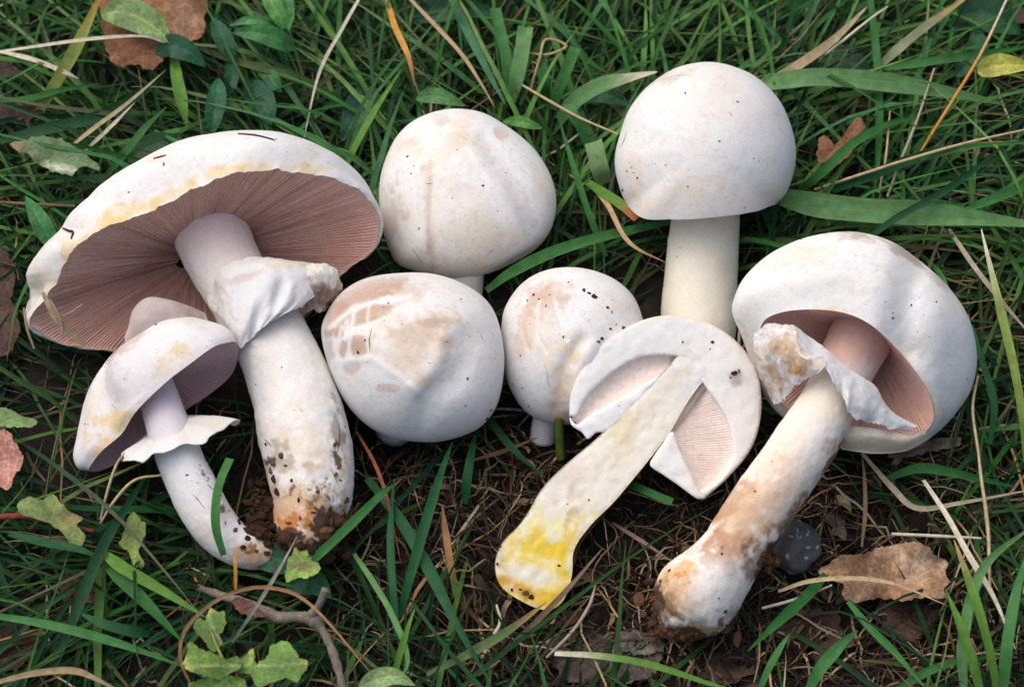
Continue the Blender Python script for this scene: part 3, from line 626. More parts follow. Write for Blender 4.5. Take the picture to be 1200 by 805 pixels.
# ================================================================== 7  the mushroom cut in half
def mushroom_sliced():
    root = thing('mushroom', 'mushroom sliced in half lengthwise, cut face up, foot stained yellow', 'mushroom', P([625, 690, 0])[0], 'white field mushrooms')
    p1, p2 = A(785, 470), A(625, 665); n1, n2 = nz(785, 470, 92), nz(625, 665, 40)
    d12 = (p2 - p1) / np.linalg.norm(p2 - p1) ** 2
    plane = lambda q: n1 + ((q[:, :2] - p1) @ d12) * (n2 - n1)
    outer = [(667, 487), (669, 460), (685, 428), (715, 396), (752, 375), (789, 369), (827, 377), (859, 396), (883, 425), (892, 460), (890, 497), (878, 529), (853, 559), (826, 583)]
    inner = [(819, 575), (843, 561), (854, 545), (860, 524), (850, 487), (823, 447), (808, 425), (792, 417), (763, 416), (736, 424), (709, 443), (688, 464), (675, 488)]
    src = []
    def slab(name, poly, parent, mat, colf, depth, spacing=3.2, lift=0.0, bulge=1.5, rough=1.0, seed=0, label=None):
        b = even(np.asarray(poly, float), max(24, int(np.linalg.norm(np.diff(np.vstack([poly, poly[:1]]), axis=0), axis=1).sum() / 3)))
        v, f, nb = cdt(b, spacing); e = edge_dist(b, v)
        n = plane(v) + lift - 0.7 * (1 - np.clip(e / 2.0, 0, 1)) ** 2 + bulge * (1 - np.exp(-e / 14)) + (fbm(np.column_stack([v, v[:, 0] * 0]), 9, 3, seed) - 0.5) * 2.2 * rough
        V = np.column_stack([v, n]); bot = np.column_stack([b, plane(b) + lift - depth]); k = len(V)
        e0 = np.arange(nb); e1 = (e0 + 1) % nb
        side = np.stack([e0, e1, e1 + k, e0 + k], 1); V2 = np.vstack([V, bot]); c = colf(V2)
        # face outward
        if np.cross(V[f[0][1]][:2] - V[f[0][0]][:2], V[f[0][2]][:2] - V[f[0][0]][:2]) > 0: f = f[:, ::-1]
        o = build(name, W(V2), [f, side], mat, parent, c, label=label); keep(V2, [f, side]); src.append((W(V2), np.array([list(q) for q in f]))); return o
    so = spl(outer, 70); si = spl(inner, 60)
    def cf(V):
        e_ = edge_dist(so, V); c = mottle(V, A(.84, .82, .785), 0.3, CREAM, 3); c += (srgb(214, 190, 158) - c) * (np.exp(-(e_ / 2.0) ** 2) * .6)[:, None]
        return stain(c, V, np.ones(len(V)), [(812, 438, 12, 8, 30, srgb(200, 168, 130), .7, 1), (800, 420, 14, 8, 0, TAN, .6, 1), (860, 440, 8, 6, 0, DIRT, .6, 1.6)], 2)
    cap = slab('cap', np.vstack([so, si]), root, M_CUT, cf, 16, seed=4)
    # rounded outside of the half cap, behind the cut
    full = even(np.vstack([so, spl([(815, 580), (790, 562), (750, 528), (710, 505), (680, 500)], 20)]), 160); c0 = A(772, 472)
    rows = []
    for s in np.linspace(0, 1, 26):
        q = math.cos(s * math.pi / 2); v = c0 + (full - c0) * (q if s > 0 else 1); rows.append(np.column_stack([v, plane(v) - 1.5 - 88 * math.sin(s * math.pi / 2) ** 0.9]))
    V = np.vstack(rows); add('cap_skin', V, [grid(26, 160, True)], M_CAP, cap, mottle(V, WHITE, .4, CREAM, 5))
    # stem
    stem = [(828, 430), (812, 414), (797, 414), (785, 427), (768, 444), (736, 476), (699, 513), (661, 545), (635, 572), (619, 599), (607, 616), (588, 636), (580, 661), (587, 686), (612, 704), (640, 714), (660, 703), (670, 674), (673, 643), (692, 615), (719, 588), (741, 562), (763, 535), (785, 506), (806, 470), (822, 448), (830, 440)]
    st = even(spl(stem, 300, True), 220)
    def sf(V):
        fib = fbm(np.column_stack([V[:, 0] * .766 + V[:, 1] * .643, (V[:, 0] * .643 - V[:, 1] * .766) * .12, V[:, 0] * 0]), 5, 3, 14)
        c = mottle(V, srgb(243, 237, 222), 0.9, srgb(234, 220, 186), 13) * (0.93 + 0.14 * fib)[:, None]; e_ = edge_dist(st, V); far_t = sstep(15, 60, np.hypot(V[:, 0] - 808, V[:, 1] - 434)); c += (srgb(196, 166, 122) - c) * (np.exp(-(e_ / 2.2) ** 2) * .6 * far_t)[:, None]; c += (A(.82, .80, .765) - c) * ((1 - far_t) * .8)[:, None]
        Y = srgb(238, 206, 62); LY = srgb(238, 224, 150)
        c = stain(c, V, np.ones(len(V)), [(770, 470, 60, 10, -52, CREAM, .6, 1), (665, 560, 14, 30, 40, TAN, .35, 1.5), (638, 650, 56, 46, -10, LY, 1, .9), (630, 640, 46, 15, 15, Y, 1, 1.0), (658, 655, 14, 34, 15, Y, .9, 1.2), (612, 656, 26, 7, 25, Y, .7, 1.5), (596, 650, 8, 18, 10, Y, .8, 1.2), (620, 690, 44, 12, 15, Y, .8, 1.2), (660, 675, 10, 30, 0, Y, .7, 1.2), (600, 684, 24, 7, 25, srgb(216, 150, 40), .95, 1.0), (632, 698, 26, 8, 15, srgb(220, 165, 40), .95, 1.1), (640, 705, 26, 7, 10, Y, .9, 1.1), (622, 672, 30, 10, 12, A(.84, .83, .80), .75, 1.0), (618, 696, 8, 5, 0, DIRT, .6, 1.2), (587, 645, 6, 24, -8, srgb(190, 150, 110), .6, 1.3), (672, 600, 6, 16, 25, srgb(190, 150, 100), .5, 1.3), (668, 578, 5, 12, 25, srgb(190, 150, 110), .4, 1.4)], 21)
        return c
    stm = slab('stem', st, root, M_CUT, sf, 10, lift=0.6, bulge=1.2, rough=1.1, seed=8, spacing=2.4)
    cen = spl([(812, 440), (775, 480), (720, 540), (675, 588), (645, 625), (630, 660), (622, 690)], 60); dn = unit(np.gradient(cen, axis=0)); nrm = np.column_stack([-dn[:, 1], dn[:, 0]])
    half = np.interp(np.linspace(0, 1, 60), [0, .2, .45, .6, .75, .9, 1], [22, 30, 36, 38, 44, 42, 26])
    th = np.linspace(0, math.pi, 24); rows = []
    for k in range(60):
        v = cen[k] + nrm[k] * (np.cos(th) * half[k] * 0.93)[:, None]; rows.append(np.column_stack([v, plane(v) - 5 - np.sin(th) * half[k]]))
    V = np.vstack(rows); F = grid(60, 24); endc = len(V); V = np.vstack([V, rows[-1].mean(0)])
    l = 59 * 24 + np.arange(23); add('stem_skin', V, [F, np.stack([l, l + 1, np.full(23, endc)], 1)], M_STEM, stm, mottle(V, srgb(205, 180, 150), .6, srgb(150, 110, 80), 15))
    # white torn veil strips beside the stem
    vf = lambda V: mottle(V, A(.85, .835, .805), 0.2, CREAM, 17)
    slab('veil', spl([(668, 488), (676, 497), (690, 487), (715, 472), (741, 459), (764, 444), (772, 444), (748, 470), (736, 482), (722, 497), (709, 506), (699, 506), (689, 514), (682, 506), (670, 498)], 90, True), root, M_CUT, vf, 12, lift=1.0, seed=10, spacing=2.6)
    slab('veil', spl([(788, 505), (797, 528), (810, 555), (819, 573), (827, 582), (818, 584), (807, 577), (795, 568), (776, 555), (762, 545), (766, 534), (776, 520)], 90, True), root, M_CUT, vf, 14, lift=1.0, seed=12, spacing=2.6)
    # gills seen in the two hollows
    def hollow(up, lo, nl, deep, base):
        nl2 = nl * 2; a = even(spl(up, 120), nl2, False); b = even(spl(lo, 120), nl2, False); vv = np.linspace(0, 1, 14); rows = []
        fold = np.where(np.arange(nl2) % 2 == 0, 0, 1.0) * (0.6 + 0.7 * rng.random(nl2)); uu = np.linspace(0, 1, nl2)
        for v in vv:
            q = a * (1 - v) + b * v; dd = deep * (0.25 + 0.75 * math.sin(math.pi * min(1, v * 0.75 + 0.12)))
            rows.append(np.column_stack([q, plane(q) - dd - 0.5 * fold * min(1, 6 * v + .15, 6 * (1 - v) + .15)]))
        V = np.vstack(rows); c = base * (0.86 + 0.28 * fbm(V, 16, 3, 19))[:, None]
        add('gills', V, [grid(14, nl2)], M_GILL, cap, c, smooth=False, kind='stuff', solid=False)
    hollow([(668, 493), (688, 462), (709, 440), (736, 421), (763, 413), (798, 414)], [(674, 500), (690, 490), (715, 476), (741, 463), (768, 448), (800, 424)], 48, 13, srgb(236, 218, 206))
    hollow([(826, 440), (853, 486), (864, 524), (858, 547), (846, 564), (820, 580)], [(806, 462), (794, 486), (786, 508), (798, 534), (809, 558), (819, 578)], 52, 11, srgb(232, 214, 203))
    cast = Cast(src)
    clinging_dirt(root, cast, [(860, 436, 3.5), (866, 434, 3), (856, 442, 2.4), (835, 400, 2), (832, 408, 1.8), (800, 400, 1.5), (806, 402, 1.4), (665, 590, 1.8), (655, 662, 2), (583, 660, 3), (586, 640, 2.6), (590, 632, 2), (616, 694, 4), (622, 698, 4), (610, 690, 3), (600, 690, 2.5), (690, 585, 1.2), (725, 475, 1), (640, 500, 1.2)], None, 0, 7)

# ================================================================== 8  the right-hand one with the torn veil
O8 = [(858, 372), (861, 346), (877, 318), (908, 293), (951, 276), (1001, 271), (1044, 282), (1079, 306), (1113, 337), (1136, 372), (1145, 415), (1139, 453), (1120, 484), (1095, 509), (1063, 528), (1026, 530), (990, 526), (950, 510), (914, 486), (893, 458), (876, 415)]
def mushroom_right():
    root = thing('mushroom', 'mushroom with bulging notched cap, torn white veil and brown stained stem, right', 'mushroom', P([800, 745, 0])[0], 'white field mushrooms')
    C = A(988, 442, 168.0)
    r2 = [(893, 379), (914, 366), (951, 362), (989, 366), (1020, 380), (1051, 408), (1076, 439), (1091, 465), (1095, 488), (1084, 506), (1060, 516), (1026, 516), (990, 512), (950, 498), (922, 478), (902, 450), (890, 412)]
    r2 = even(spl(r2, 700, True), 360); d = r2 - C[:2]; up = d[:, 0] * 0.45 - d[:, 1] * 0.89
    rim = np.column_stack([r2, C[2] + up * 0.75])
    H = (38, -70, -110)
    stains = [(1000, 276, 26, 6, 5, srgb(176, 156, 136), .8, 1.1), (1060, 296, 26, 6, 30, srgb(160, 140, 122), .8, 1.1), (1100, 328, 16, 5, 45, srgb(170, 150, 130), .6, 1.1), (1092, 470, 8, 22, -10, YEL, .55, 1.3), (1060, 420, 24, 4, 50, YEL, .55, 1.3), (985, 363, 26, 3, 5, YEL, .5, 1.3), (1085, 500, 14, 8, -40, YEL, .5, 1.2), (1030, 522, 50, 8, 0, srgb(214, 196, 168), .9, 1.0), (885, 420, 10, 34, -20, srgb(196, 170, 140), .6, 1.4), (905, 460, 12, 20, -30, srgb(170, 140, 110), .6, 1.5), (940, 300, 40, 14, -15, CREAM, .5, 1.2)]
    dents = []
    ln8 = [([(1082, 300), (1068, 335), (1058, 375), (1062, 410)], 17, -8, None, 0), ([(1040, 290), (1030, 330), (1030, 375)], 22, 4, None, 0), ([(1108, 340), (1098, 390), (1096, 440)], 20, 4, None, 0)]
    V, F, c = mush_cap(root, rim, C, H, 0.62, O8, (1003, 400), stains=stains, dents=dents, seed=101, edge=0.12, tamt=0.2, nr=150, lines=ln8)
    cap = add('cap', V, [F], M_CAP, root, c); src = [(W(V), F)]
    gv, gf = gill_sheet(rim, C, H, 0.62, 0.20, 140, 2.2, nr=20, bend=1.4)
    gc = srgb(224, 182, 168) * (0.85 + 0.3 * fbm(gv, 40, 3, 8))[:, None]
    add('gills', gv, [gf], M_GILL, cap, gc, smooth=False, kind='stuff')
    path = [(1046, 318, 72, 36), (1034, 345, 98, 37), (1024, 366, 116, 38), (1010, 393, 137, 38), (992, 428, 158, 35), (974, 466, 178, 34), (958, 496, 192, 36.5), (940, 524, 204, 38), (918, 556, 214, 38), (896, 587, 222, 38.5), (876, 618, 229, 38.5), (859, 645, 235, 38.5), (842, 668, 239, 43), (824, 689, 243, 49), (808, 705, 246, 49), (794, 718, 249, 40), (787, 724, 250, 30)]
    V, F, al = tube(path, 180, 280, 1.5, 103)
    c = mottle(V, srgb(240, 232, 220), 0.4, CREAM, 105); c += (srgb(214, 170, 155) - c) * (sstep(450, 410, V[:, 1]) * 0.9)[:, None]
    BR = srgb(168, 118, 82); LB = srgb(216, 184, 152)
    c = stain(c, V, np.ones(len(V)), [(888, 590, 30, 70, 34, LB, .85, .7), (862, 612, 34, 45, 30, srgb(206, 166, 128), .8, .8), (852, 590, 12, 40, 34, BR, .6, 1.0), (845, 640, 30, 20, 10, BR, .75, 1.4), (948, 590, 9, 60, 36, BR, .7, 1.2), (975, 540, 8, 34, 32, BR, .8, 1.2), (930, 612, 10, 36, 34, srgb(130, 92, 62), .8, 1.2), (895, 655, 22, 26, 20, srgb(120, 84, 56), .85, 1.3), (975, 525, 10, 16, 30, BR, .5, 1.4), (790, 690, 30, 34, 0, srgb(206, 158, 100), .9, 1.0), (770, 712, 22, 30, 0, srgb(120, 86, 58), .9, 1.0), (800, 735, 40, 14, 0, DIRT, .85, 1.3), (820, 740, 30, 10, 0, ORANGE, .6, 1.2), (835, 690, 26, 30, 20, A(.80, .77, .73), .75, 1.1), (960, 470, 22, 20, 0, srgb(236, 220, 196), .6, 1), (800, 665, 14, 12, 0, srgb(210, 160, 90), .7, 1.2), (860, 720, 12, 20, 20, srgb(150, 110, 78), .6, 1.3)], 31)
    DD = srgb(70, 48, 34); MB = srgb(140, 96, 64)
    c = grit(c, V, [(950, 590, 8, 60, 36, MB, .5), (978, 535, 7, 34, 32, MB, .5), (908, 648, 18, 30, 30, DD, .55), (885, 672, 22, 16, 20, DD, .4), (764, 705, 20, 34, 0, DD, .8), (796, 742, 50, 13, 0, DD, .75), (850, 625, 50, 40, 30, MB, .16), (800, 680, 36, 26, 0, srgb(200, 140, 70), .3), (850, 730, 30, 20, 0, MB, .35)], 7)
    add('stem', V, [F], M_STEM, root, c); src.append((W(V), F))
    # veil: swoosh across the stem, and a ragged flap on the left
    rows = [[(929, 379, 218), (949, 394, 206), (970, 410, 208), (994, 431, 206), (1024, 450, 200), (1036, 470, 192), (1050, 485, 184), (1075, 499, 176)],
            [(930, 386, 222), (950, 404, 216), (970, 420, 218), (992, 443, 220), (1016, 462, 212), (1032, 478, 202), (1046, 490, 192), (1071, 501, 178)],
            [(934, 396, 226), (952, 413, 224), (972, 432, 228), (990, 455, 230), (1008, 475, 222), (1024, 486, 208), (1042, 496, 194), (1066, 503, 178)],
            [(940, 411, 226), (958, 421, 228), (974, 440, 234), (985, 460, 234), (999, 486, 226), (1020, 494, 206), (1043, 501, 192), (1062, 504, 178)]]
    V, F = loft(rows, 60, 150, 1.3, 107, 1.5, 2.2, 3.2, 3.5); V[:, 2] += (fbm(V, 18, 2, 9) - 0.5) * 5; V[:, :2] += np.stack([fbm(V, 9, 3, 3) - 0.5, fbm(V, 9, 3, 4) - 0.5], 1) * 3; c = mottle(V, WHITE * A(1.0, 1.0, 1.01), .25, CREAM, 109)
    c = stain(c, V, np.ones(len(V)), [(972, 445, 30, 4, 50, srgb(222, 200, 160), .5, 1)], 3)
    veil = add('veil', V, F, M_CUT, root, c); src.append((W(V), np.vstack(F)))
    rows = [[(884, 390, 186), (900, 378, 206), (916, 381, 214), (930, 380, 220), (936, 400, 228), (944, 413, 230), (966, 418, 232)],
            [(883, 402, 186), (900, 396, 210), (918, 398, 222), (930, 404, 228), (938, 416, 234), (950, 424, 236), (967, 428, 234)],
            [(885, 420, 184), (900, 418, 206), (915, 420, 216), (926, 424, 220), (936, 430, 226), (948, 433, 232), (960, 437, 232)],
            [(893, 446, 176), (904, 444, 190), (914, 444, 198), (923, 443, 206), (932, 441, 212), (940, 440, 218), (950, 440, 222)],
            [(906, 472, 164), (911, 472, 172), (915, 470, 178), (920, 466, 184), (925, 460, 190), (930, 452, 198), (934, 447, 204)]]
    V, F = loft(rows, 70, 120, 1.4, 111, 2.0, 1.8, 4, 5); V[:, 2] += (fbm(V, 22, 3, 6) - 0.5) * 9; V[:, :2] += np.stack([fbm(V, 9, 4, 3) - 0.5, fbm(V, 9, 4, 4) - 0.5], 1) * 6
    c = mottle(V, WHITE * .98, .4, CREAM, 113); c = stain(c, V, np.ones(len(V)), [(922, 415, 24, 26, 0, srgb(206, 170, 132), .95, 1.5), (945, 425, 20, 10, 0, srgb(214, 180, 146), .8, 1.2), (890, 430, 10, 26, -15, srgb(190, 160, 130), .7, 1.3), (935, 434, 14, 8, 0, srgb(196, 140, 84), .95, 1.2), (918, 448, 8, 16, 20, srgb(180, 136, 100), .7, 1.3), (900, 455, 8, 16, 0, srgb(180, 140, 110), .6, 1.3)], 33)
    build('veil', W(V), F, M_CUT, root, c, label='ragged brownish veil flap left of the stem'); keep(V, F)
    # remains of the veil on the lower rim
    rows = [[(985, 500, 190), (1005, 499, 192), (1030, 502, 190), (1064, 508, 180), (1084, 503, 172)], [(984, 512, 186), (1006, 512, 192), (1030, 514, 190), (1060, 517, 180), (1086, 508, 170)], [(986, 526, 166), (1006, 529, 172), (1026, 531, 170), (1060, 528, 164), (1090, 512, 160)]]
    V, F = loft(rows, 16, 50, 3.0, 117, 3.0); c = mottle(V, srgb(226, 214, 196), .6, srgb(200, 176, 146), 119); build('veil', W(V), F, M_CUT, root, c); keep(V, F)
    cast = Cast(src)
    caked_soil(root, cast, [(772, 702, 10, 16, 40, 34), (776, 726, 14, 12, 34, 40), (802, 742, 20, 6, 36, 34), (900, 654, 10, 10, 70, 20), (848, 730, 12, 8, 40, 12)], srgb(92, 64, 45), 'brown soil caked on the bulb', 27)
    clinging_dirt(root, cast, [(1068, 357, 1.6), (1097, 353, 2), (1046, 372, 1.6), (1046, 366, 1.2), (1022, 517, 2.4), (760, 705, 5), (768, 720, 6), (778, 735, 6), (764, 690, 4), (790, 745, 5), (806, 744, 5), (775, 680, 3), (785, 668, 2.5), (900, 660, 5), (905, 650, 4), (915, 640, 3), (935, 610, 3), (950, 590, 3), (890, 670, 4), (842, 700, 2), (850, 715, 3), (846, 648, 2), (885, 575, 2), (905, 540, 1.2)], O8[:14] + [(1050, 380), (960, 340)], 24, 13,
                  fibres=[([(1021, 513), (1023, 522)], 1.0, srgb(70, 52, 40)), ([(849, 367), (857, 367)], 1.0, srgb(200, 190, 180))])

mushroom_big(); mushroom_small_open(); mushrooms_closed(); mushroom_sliced(); mushroom_right()
vs_, fs_ = [], []; k_ = 0
for V, F in MUSH:
    vs_ += V.tolist(); fs_ += [[i + k_ for i in f] for f in F]; k_ = len(vs_)
BVH = BVHTree.FromPolygons(vs_, fs_)

# ------------------------------------------------------------------ grass, straw and leaf builders (metres)
def clear(p):
    """True where a strand neither runs through a mushroom nor stands in front of one"""
    prev = None
    for q in p:
        v = Vector(q)
        d = (Vector(CAM) - v); L = d.length; d.normalize()
        if BVH.ray_cast(v - d * 1.0, d, 1.0)[0] is not None and BVH.ray_cast(v, d, L)[0] is None: return False
        if prev is not None:
            e = v - prev
            if e.length > 1e-7 and BVH.ray_cast(prev, e.normalized(), e.length)[0] is not None: return False
        prev = v
    return True

def ribbon_mesh(paths, widths, side, fold):
    """V-folded ribbons: paths (B,S,3), widths (B,S), side (B,S,3), fold (B)"""
    B, S, _ = paths.shape; t = unit(np.gradient(paths, axis=1)); s = unit(side - t * (side * t).sum(-1, keepdims=True)); up = unit(np.cross(s, t))
    up = np.where(up[..., 2:3] < 0, -up, up)
    w = widths[..., None]; f = fold[:, None, None]
    V = np.stack([paths - s * w + up * w * f, paths, paths + s * w + up * w * f], 2).reshape(-1, 3)
    i = np.arange(B)[:, None, None] * S * 3; a = np.arange(S - 1)[None, :, None] * 3; j = np.arange(2)[None, None, :]
    b = (i + a + j).ravel(); F = np.stack([b, b + 1, b + 4, b + 3], 1)
    uu = np.tile(np.array([0, 0.5, 1.0]), B * S); vv = np.repeat(np.tile(np.linspace(0, 1, S), B), 3)
    off = np.repeat(rng.random(B) * 50, S * 3)
    return V, F, np.column_stack([uu + off, vv * 3 + off])

def field(n, region, dens, lenr, wr, elev, colf, seed, S=9, jit=1.0, flow=0.65, bendr=(0.3, 1.1), zmax=85, taper=0.7, crook=0.10, check=True):
    """many strands of one kind; region in px; colf(rng, n, xy) -> colours"""
    r = np.random.default_rng(seed); x = r.uniform(region[0], region[2], n); y = r.uniform(region[1], region[3], n)
    ok = r.random(n) < dens(x, y); x, y = x[ok], y[ok]; B = len(x)
    root = P(np.column_stack([x, y, np.zeros(B)])); root[:, 2] = ground_z(root[:, 0], root[:, 1]) - 0.0005
    rad = np.arctan2(450 - y, x - 600)
    phi = np.where(r.random(B) < flow, rad + r.normal(0, 0.75, B), r.uniform(0, 2 * math.pi, B))
    L = r.uniform(*lenr, B) * (0.6 + 0.7 * r.random(B)) * K; e0 = np.radians(r.uniform(*elev, B)); bend = r.uniform(*bendr, B); w = r.uniform(*wr, B) * K
    p = np.zeros((B, S, 3)); p[:, 0] = root; tw = r.normal(0, crook, (B, S)).cumsum(1) * jit; sag = np.zeros((B, S))
    for k in range(1, S):
        e = e0 - bend * (k / S) * 1.6; az = phi + tw[:, k]
        st = np.stack([np.cos(az) * np.cos(e), np.sin(az) * np.cos(e), np.sin(e)], 1) * (L / (S - 1))[:, None]
        p[:, k] = p[:, k - 1] + st
        lowest = ground_z(p[:, k, 0], p[:, k, 1]) + r.uniform(3, 22, B) * K
        p[:, k, 2] = np.clip(p[:, k, 2], lowest, zmax * K * (0.7 + 0.3 * np.sin(phi * 7)))
    roll = r.normal(0, 0.5, B)[:, None, None] + np.linspace(-0.3, 0.3, S)[None, :, None] * r.normal(0, 1, B)[:, None, None]
    h = np.stack([-np.sin(phi), np.cos(phi), 0 * phi], 1)[:, None, :] * np.ones((B, S, 1)); zz = np.zeros_like(h); zz[..., 2] = 1
    side = h * np.cos(roll) + zz * np.sin(roll)
    sp = np.linspace(0, 1, S); prof = np.clip(0.55 + 0.9 * sp, 0, 1) * np.clip((1 - sp) / taper, 0.04, 1) ** 0.8
    keepm = np.array([clear(q) for q in p]) if check else np.ones(B, bool)
    p, side, w = p[keepm], side[keepm], w[keepm]; B = len(p)
    V, F, uv = ribbon_mesh(p, w[:, None] * prof[None] * 0.5, side, r.uniform(0.1, 0.5, B))
    c = colf(r, B, np.column_stack([x, y])[keepm]); cc = np.repeat(c[:, None, :], S * 3, 1)
    tip = np.repeat(sp, 3)[None, :, None]; dry = (r.random(B) < 0.16)[:, None, None]; tipc = np.where(dry, A(0.30, 0.21, 0.11) * np.ones_like(c[:, None, :]), c[:, None, :] * A(1.3, 1.12, 0.8)); cc = cc + (tipc - cc) * tip ** 2 * 0.6 
    base = A(0.16, 0.15, 0.07); cc = cc + (base - cc) * np.clip(1 - tip * 5, 0, 1) * 0.35
    return V, F, uv, cc.reshape(-1, 3)

# where bare soil shows: 0 soil .. 1 grass
SOIL = spl([(400, 520), (480, 500), (560, 520), (620, 480), (760, 440), (900, 480), (1000, 530), (1075, 560), (1110, 640), (1120, 730), (1060, 820), (930, 860), (700, 850), (580, 800), (500, 720), (420, 620)], 120, True)
def grassy(x, y):
    q = np.column_stack([x, y]); d = edge_dist(SOIL, q); ins = inside(SOIL, q)
    return np.where(ins, np.clip(0.16 - d / 140, 0.02, 1), np.clip(0.26 + d / 110, 0, 1))
def tufted(x, y):
    n = fbm(np.column_stack([x, y * 1.2, 0 * x]), 85, 2, 77); return grassy(x, y) * np.clip((n - 0.30) * 3.6, 0.12, 1.25)
def litter_d(x, y): return np.clip(1.15 - grassy(x, y), 0.12, 1)

G0 = [srgb(48, 104, 42), srgb(34, 86, 44), srgb(64, 118, 48), srgb(28, 74, 40), srgb(42, 98, 56), srgb(84, 128, 54), srgb(26, 68, 42)]
def grass_col(r, n, xy):
    c = np.array(G0)[r.integers(0, len(G0), n)]; return c * (0.34 + 0.6 * r.random(n) ** 1.5)[:, None]
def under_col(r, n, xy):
    c = np.array(G0)[r.integers(0, len(G0), n)]; return c * (0.25 + 0.3 * r.random(n))[:, None]  # same greens darkened: shade of the gaps put into the low layer's colour
S0 = [srgb(176, 158, 120), srgb(150, 128, 96), srgb(196, 184, 156), srgb(128, 104, 76), srgb(170, 130, 84), srgb(110, 92, 74)]
def straw_col(r, n, xy):
    c = np.array(S0)[r.integers(0, len(S0), n)]; return c * (0.6 + 0.5 * r.random(n))[:, None]
def litter_col(r, n, xy):
    c = np.array([srgb(88, 70, 54), srgb(60, 46, 36), srgb(134, 116, 92), srgb(46, 35, 29), srgb(98, 72, 50)])[r.integers(0, 5, n)]; return np.where((r.random(n) < 0.17)[:, None], srgb(176, 156, 124) * (0.4 + 0.6 * r.random(n))[:, None], c * (0.2 + 0.75 * r.random(n) ** 1.8)[:, None])

REG = (-330, -300, 1530, 1100)
def stack(parts):
    Vs, Fs, Us, Cs = [], [], [], []; k = 0
    for V, F, uv, c in parts: Vs.append(V); Fs.append(F + k); Us.append(uv); Cs.append(c); k += len(V)
    return np.vstack(Vs), np.vstack(Fs), np.vstack(Us), np.vstack(Cs)

V, F, uv, c = stack([
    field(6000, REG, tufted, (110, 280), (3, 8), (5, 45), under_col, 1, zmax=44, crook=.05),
    field(5200, REG, tufted, (150, 380), (3.5, 9), (10, 55), grass_col, 2, zmax=76, crook=.05),
    field(420, REG, lambda x, y: grassy(x, y) ** 2, (180, 380), (9, 17), (10, 45), grass_col, 3, zmax=74, S=11, crook=.05),
    field(1000, (-50, -150, 1300, 330), lambda x, y: 1 + 0 * x, (150, 380), (4, 10), (20, 65), lambda r, n, xy: np.array([srgb(70, 122, 54), srgb(54, 108, 48), srgb(92, 138, 66), srgb(60, 112, 66)])[r.integers(0, 4, n)] * (0.6 + 0.6 * r.random(n))[:, None], 21, zmax=90, crook=.04, flow=0.85),  # top band: the look of lit blades put into lighter greens
    field(3400, REG, tufted, (90, 320), (2, 5), (15, 70), grass_col, 4, zmax=80, crook=.06)])
build('grass', V, [F], M_GRASS, None, c, uv, label='dense green meadow grass filling the ground round the mushrooms', cat='grass', kind='stuff', org=(0, 0, 0))
V, F, uv, c = stack([
    field(1250, REG, tufted, (60, 280), (1.5, 4.5), (4, 45), straw_col, 5, zmax=66, crook=0.16),
    field(420, (880, -150, 1400, 700), lambda x, y: grassy(x, y), (80, 300), (1.6, 4.5), (4, 40), straw_col, 25, zmax=80, crook=0.1),
    field(700, REG, lambda x, y: litter_d(x, y) * .8, (40, 190), (1.4, 4), (2, 22), straw_col, 6, zmax=34, crook=0.2)])
build('dry_grass', V, [F], M_STRAW, None, c, uv, label='thin bleached dry stalks scattered through the green grass', cat='dry grass', kind='stuff', org=(0, 0, 0))
V, F, uv, c = stack([
    field(3600, (380, 380, 1200, 1000), litter_d, (24, 130), (1.2, 4), (-4, 16), litter_col, 7, zmax=22, crook=0.25, flow=0),
    field(260, (380, 380, 1200, 1000), litter_d, (14, 60), (6, 16), (-4, 20), litter_col, 8, zmax=18, crook=0.3, flow=0, S=6),
    field(2500, REG, grassy, (20, 90), (2, 5), (-4, 20), litter_col, 9, zmax=22, crook=0.25, flow=0, S=6)])
build('plant_litter', V, [F], M_STRAW, None, c, uv, label='matted dark brown plant litter lying on the bare soil', cat='litter', kind='stuff', org=(0, 0, 0))
# soil crumbs
r = np.random.default_rng(12); x = r.uniform(380, 1180, 5200); y = r.uniform(420, 900, 5200); m = r.random(5200) < litter_d(x, y); x, y = x[m], y[m]
protos = [lump(7, 1.0, i + 1, 0.8) for i in range(12)]; vs2, fs2, cs2 = [], [], []; k = 0
g = P(np.column_stack([x, y, np.zeros(len(x))])); gzv = ground_z(g[:, 0], g[:, 1])
for i in range(len(x)):
    v, f = protos[i % 12]; s = (0.9 + r.gamma(1.3, 1.5)) * K; v = v * s * (0.7 + 0.6 * r.random(3))
    vs2.append(v + A(g[i, 0], g[i, 1], gzv[i] + s * 0.4)); fs2.append(f + k); k += len(v); cs2.append(np.tile(srgb(44, 33, 27) * (0.2 + 0.8 * r.random()), (len(v), 1)))
build('soil_crumbs', np.vstack(vs2), [np.vstack(fs2)], M_SOIL, None, np.vstack(cs2), smooth=False, label='loose crumbs of dark soil on the bare patch', cat='soil', kind='stuff', org=(0, 0, 0))

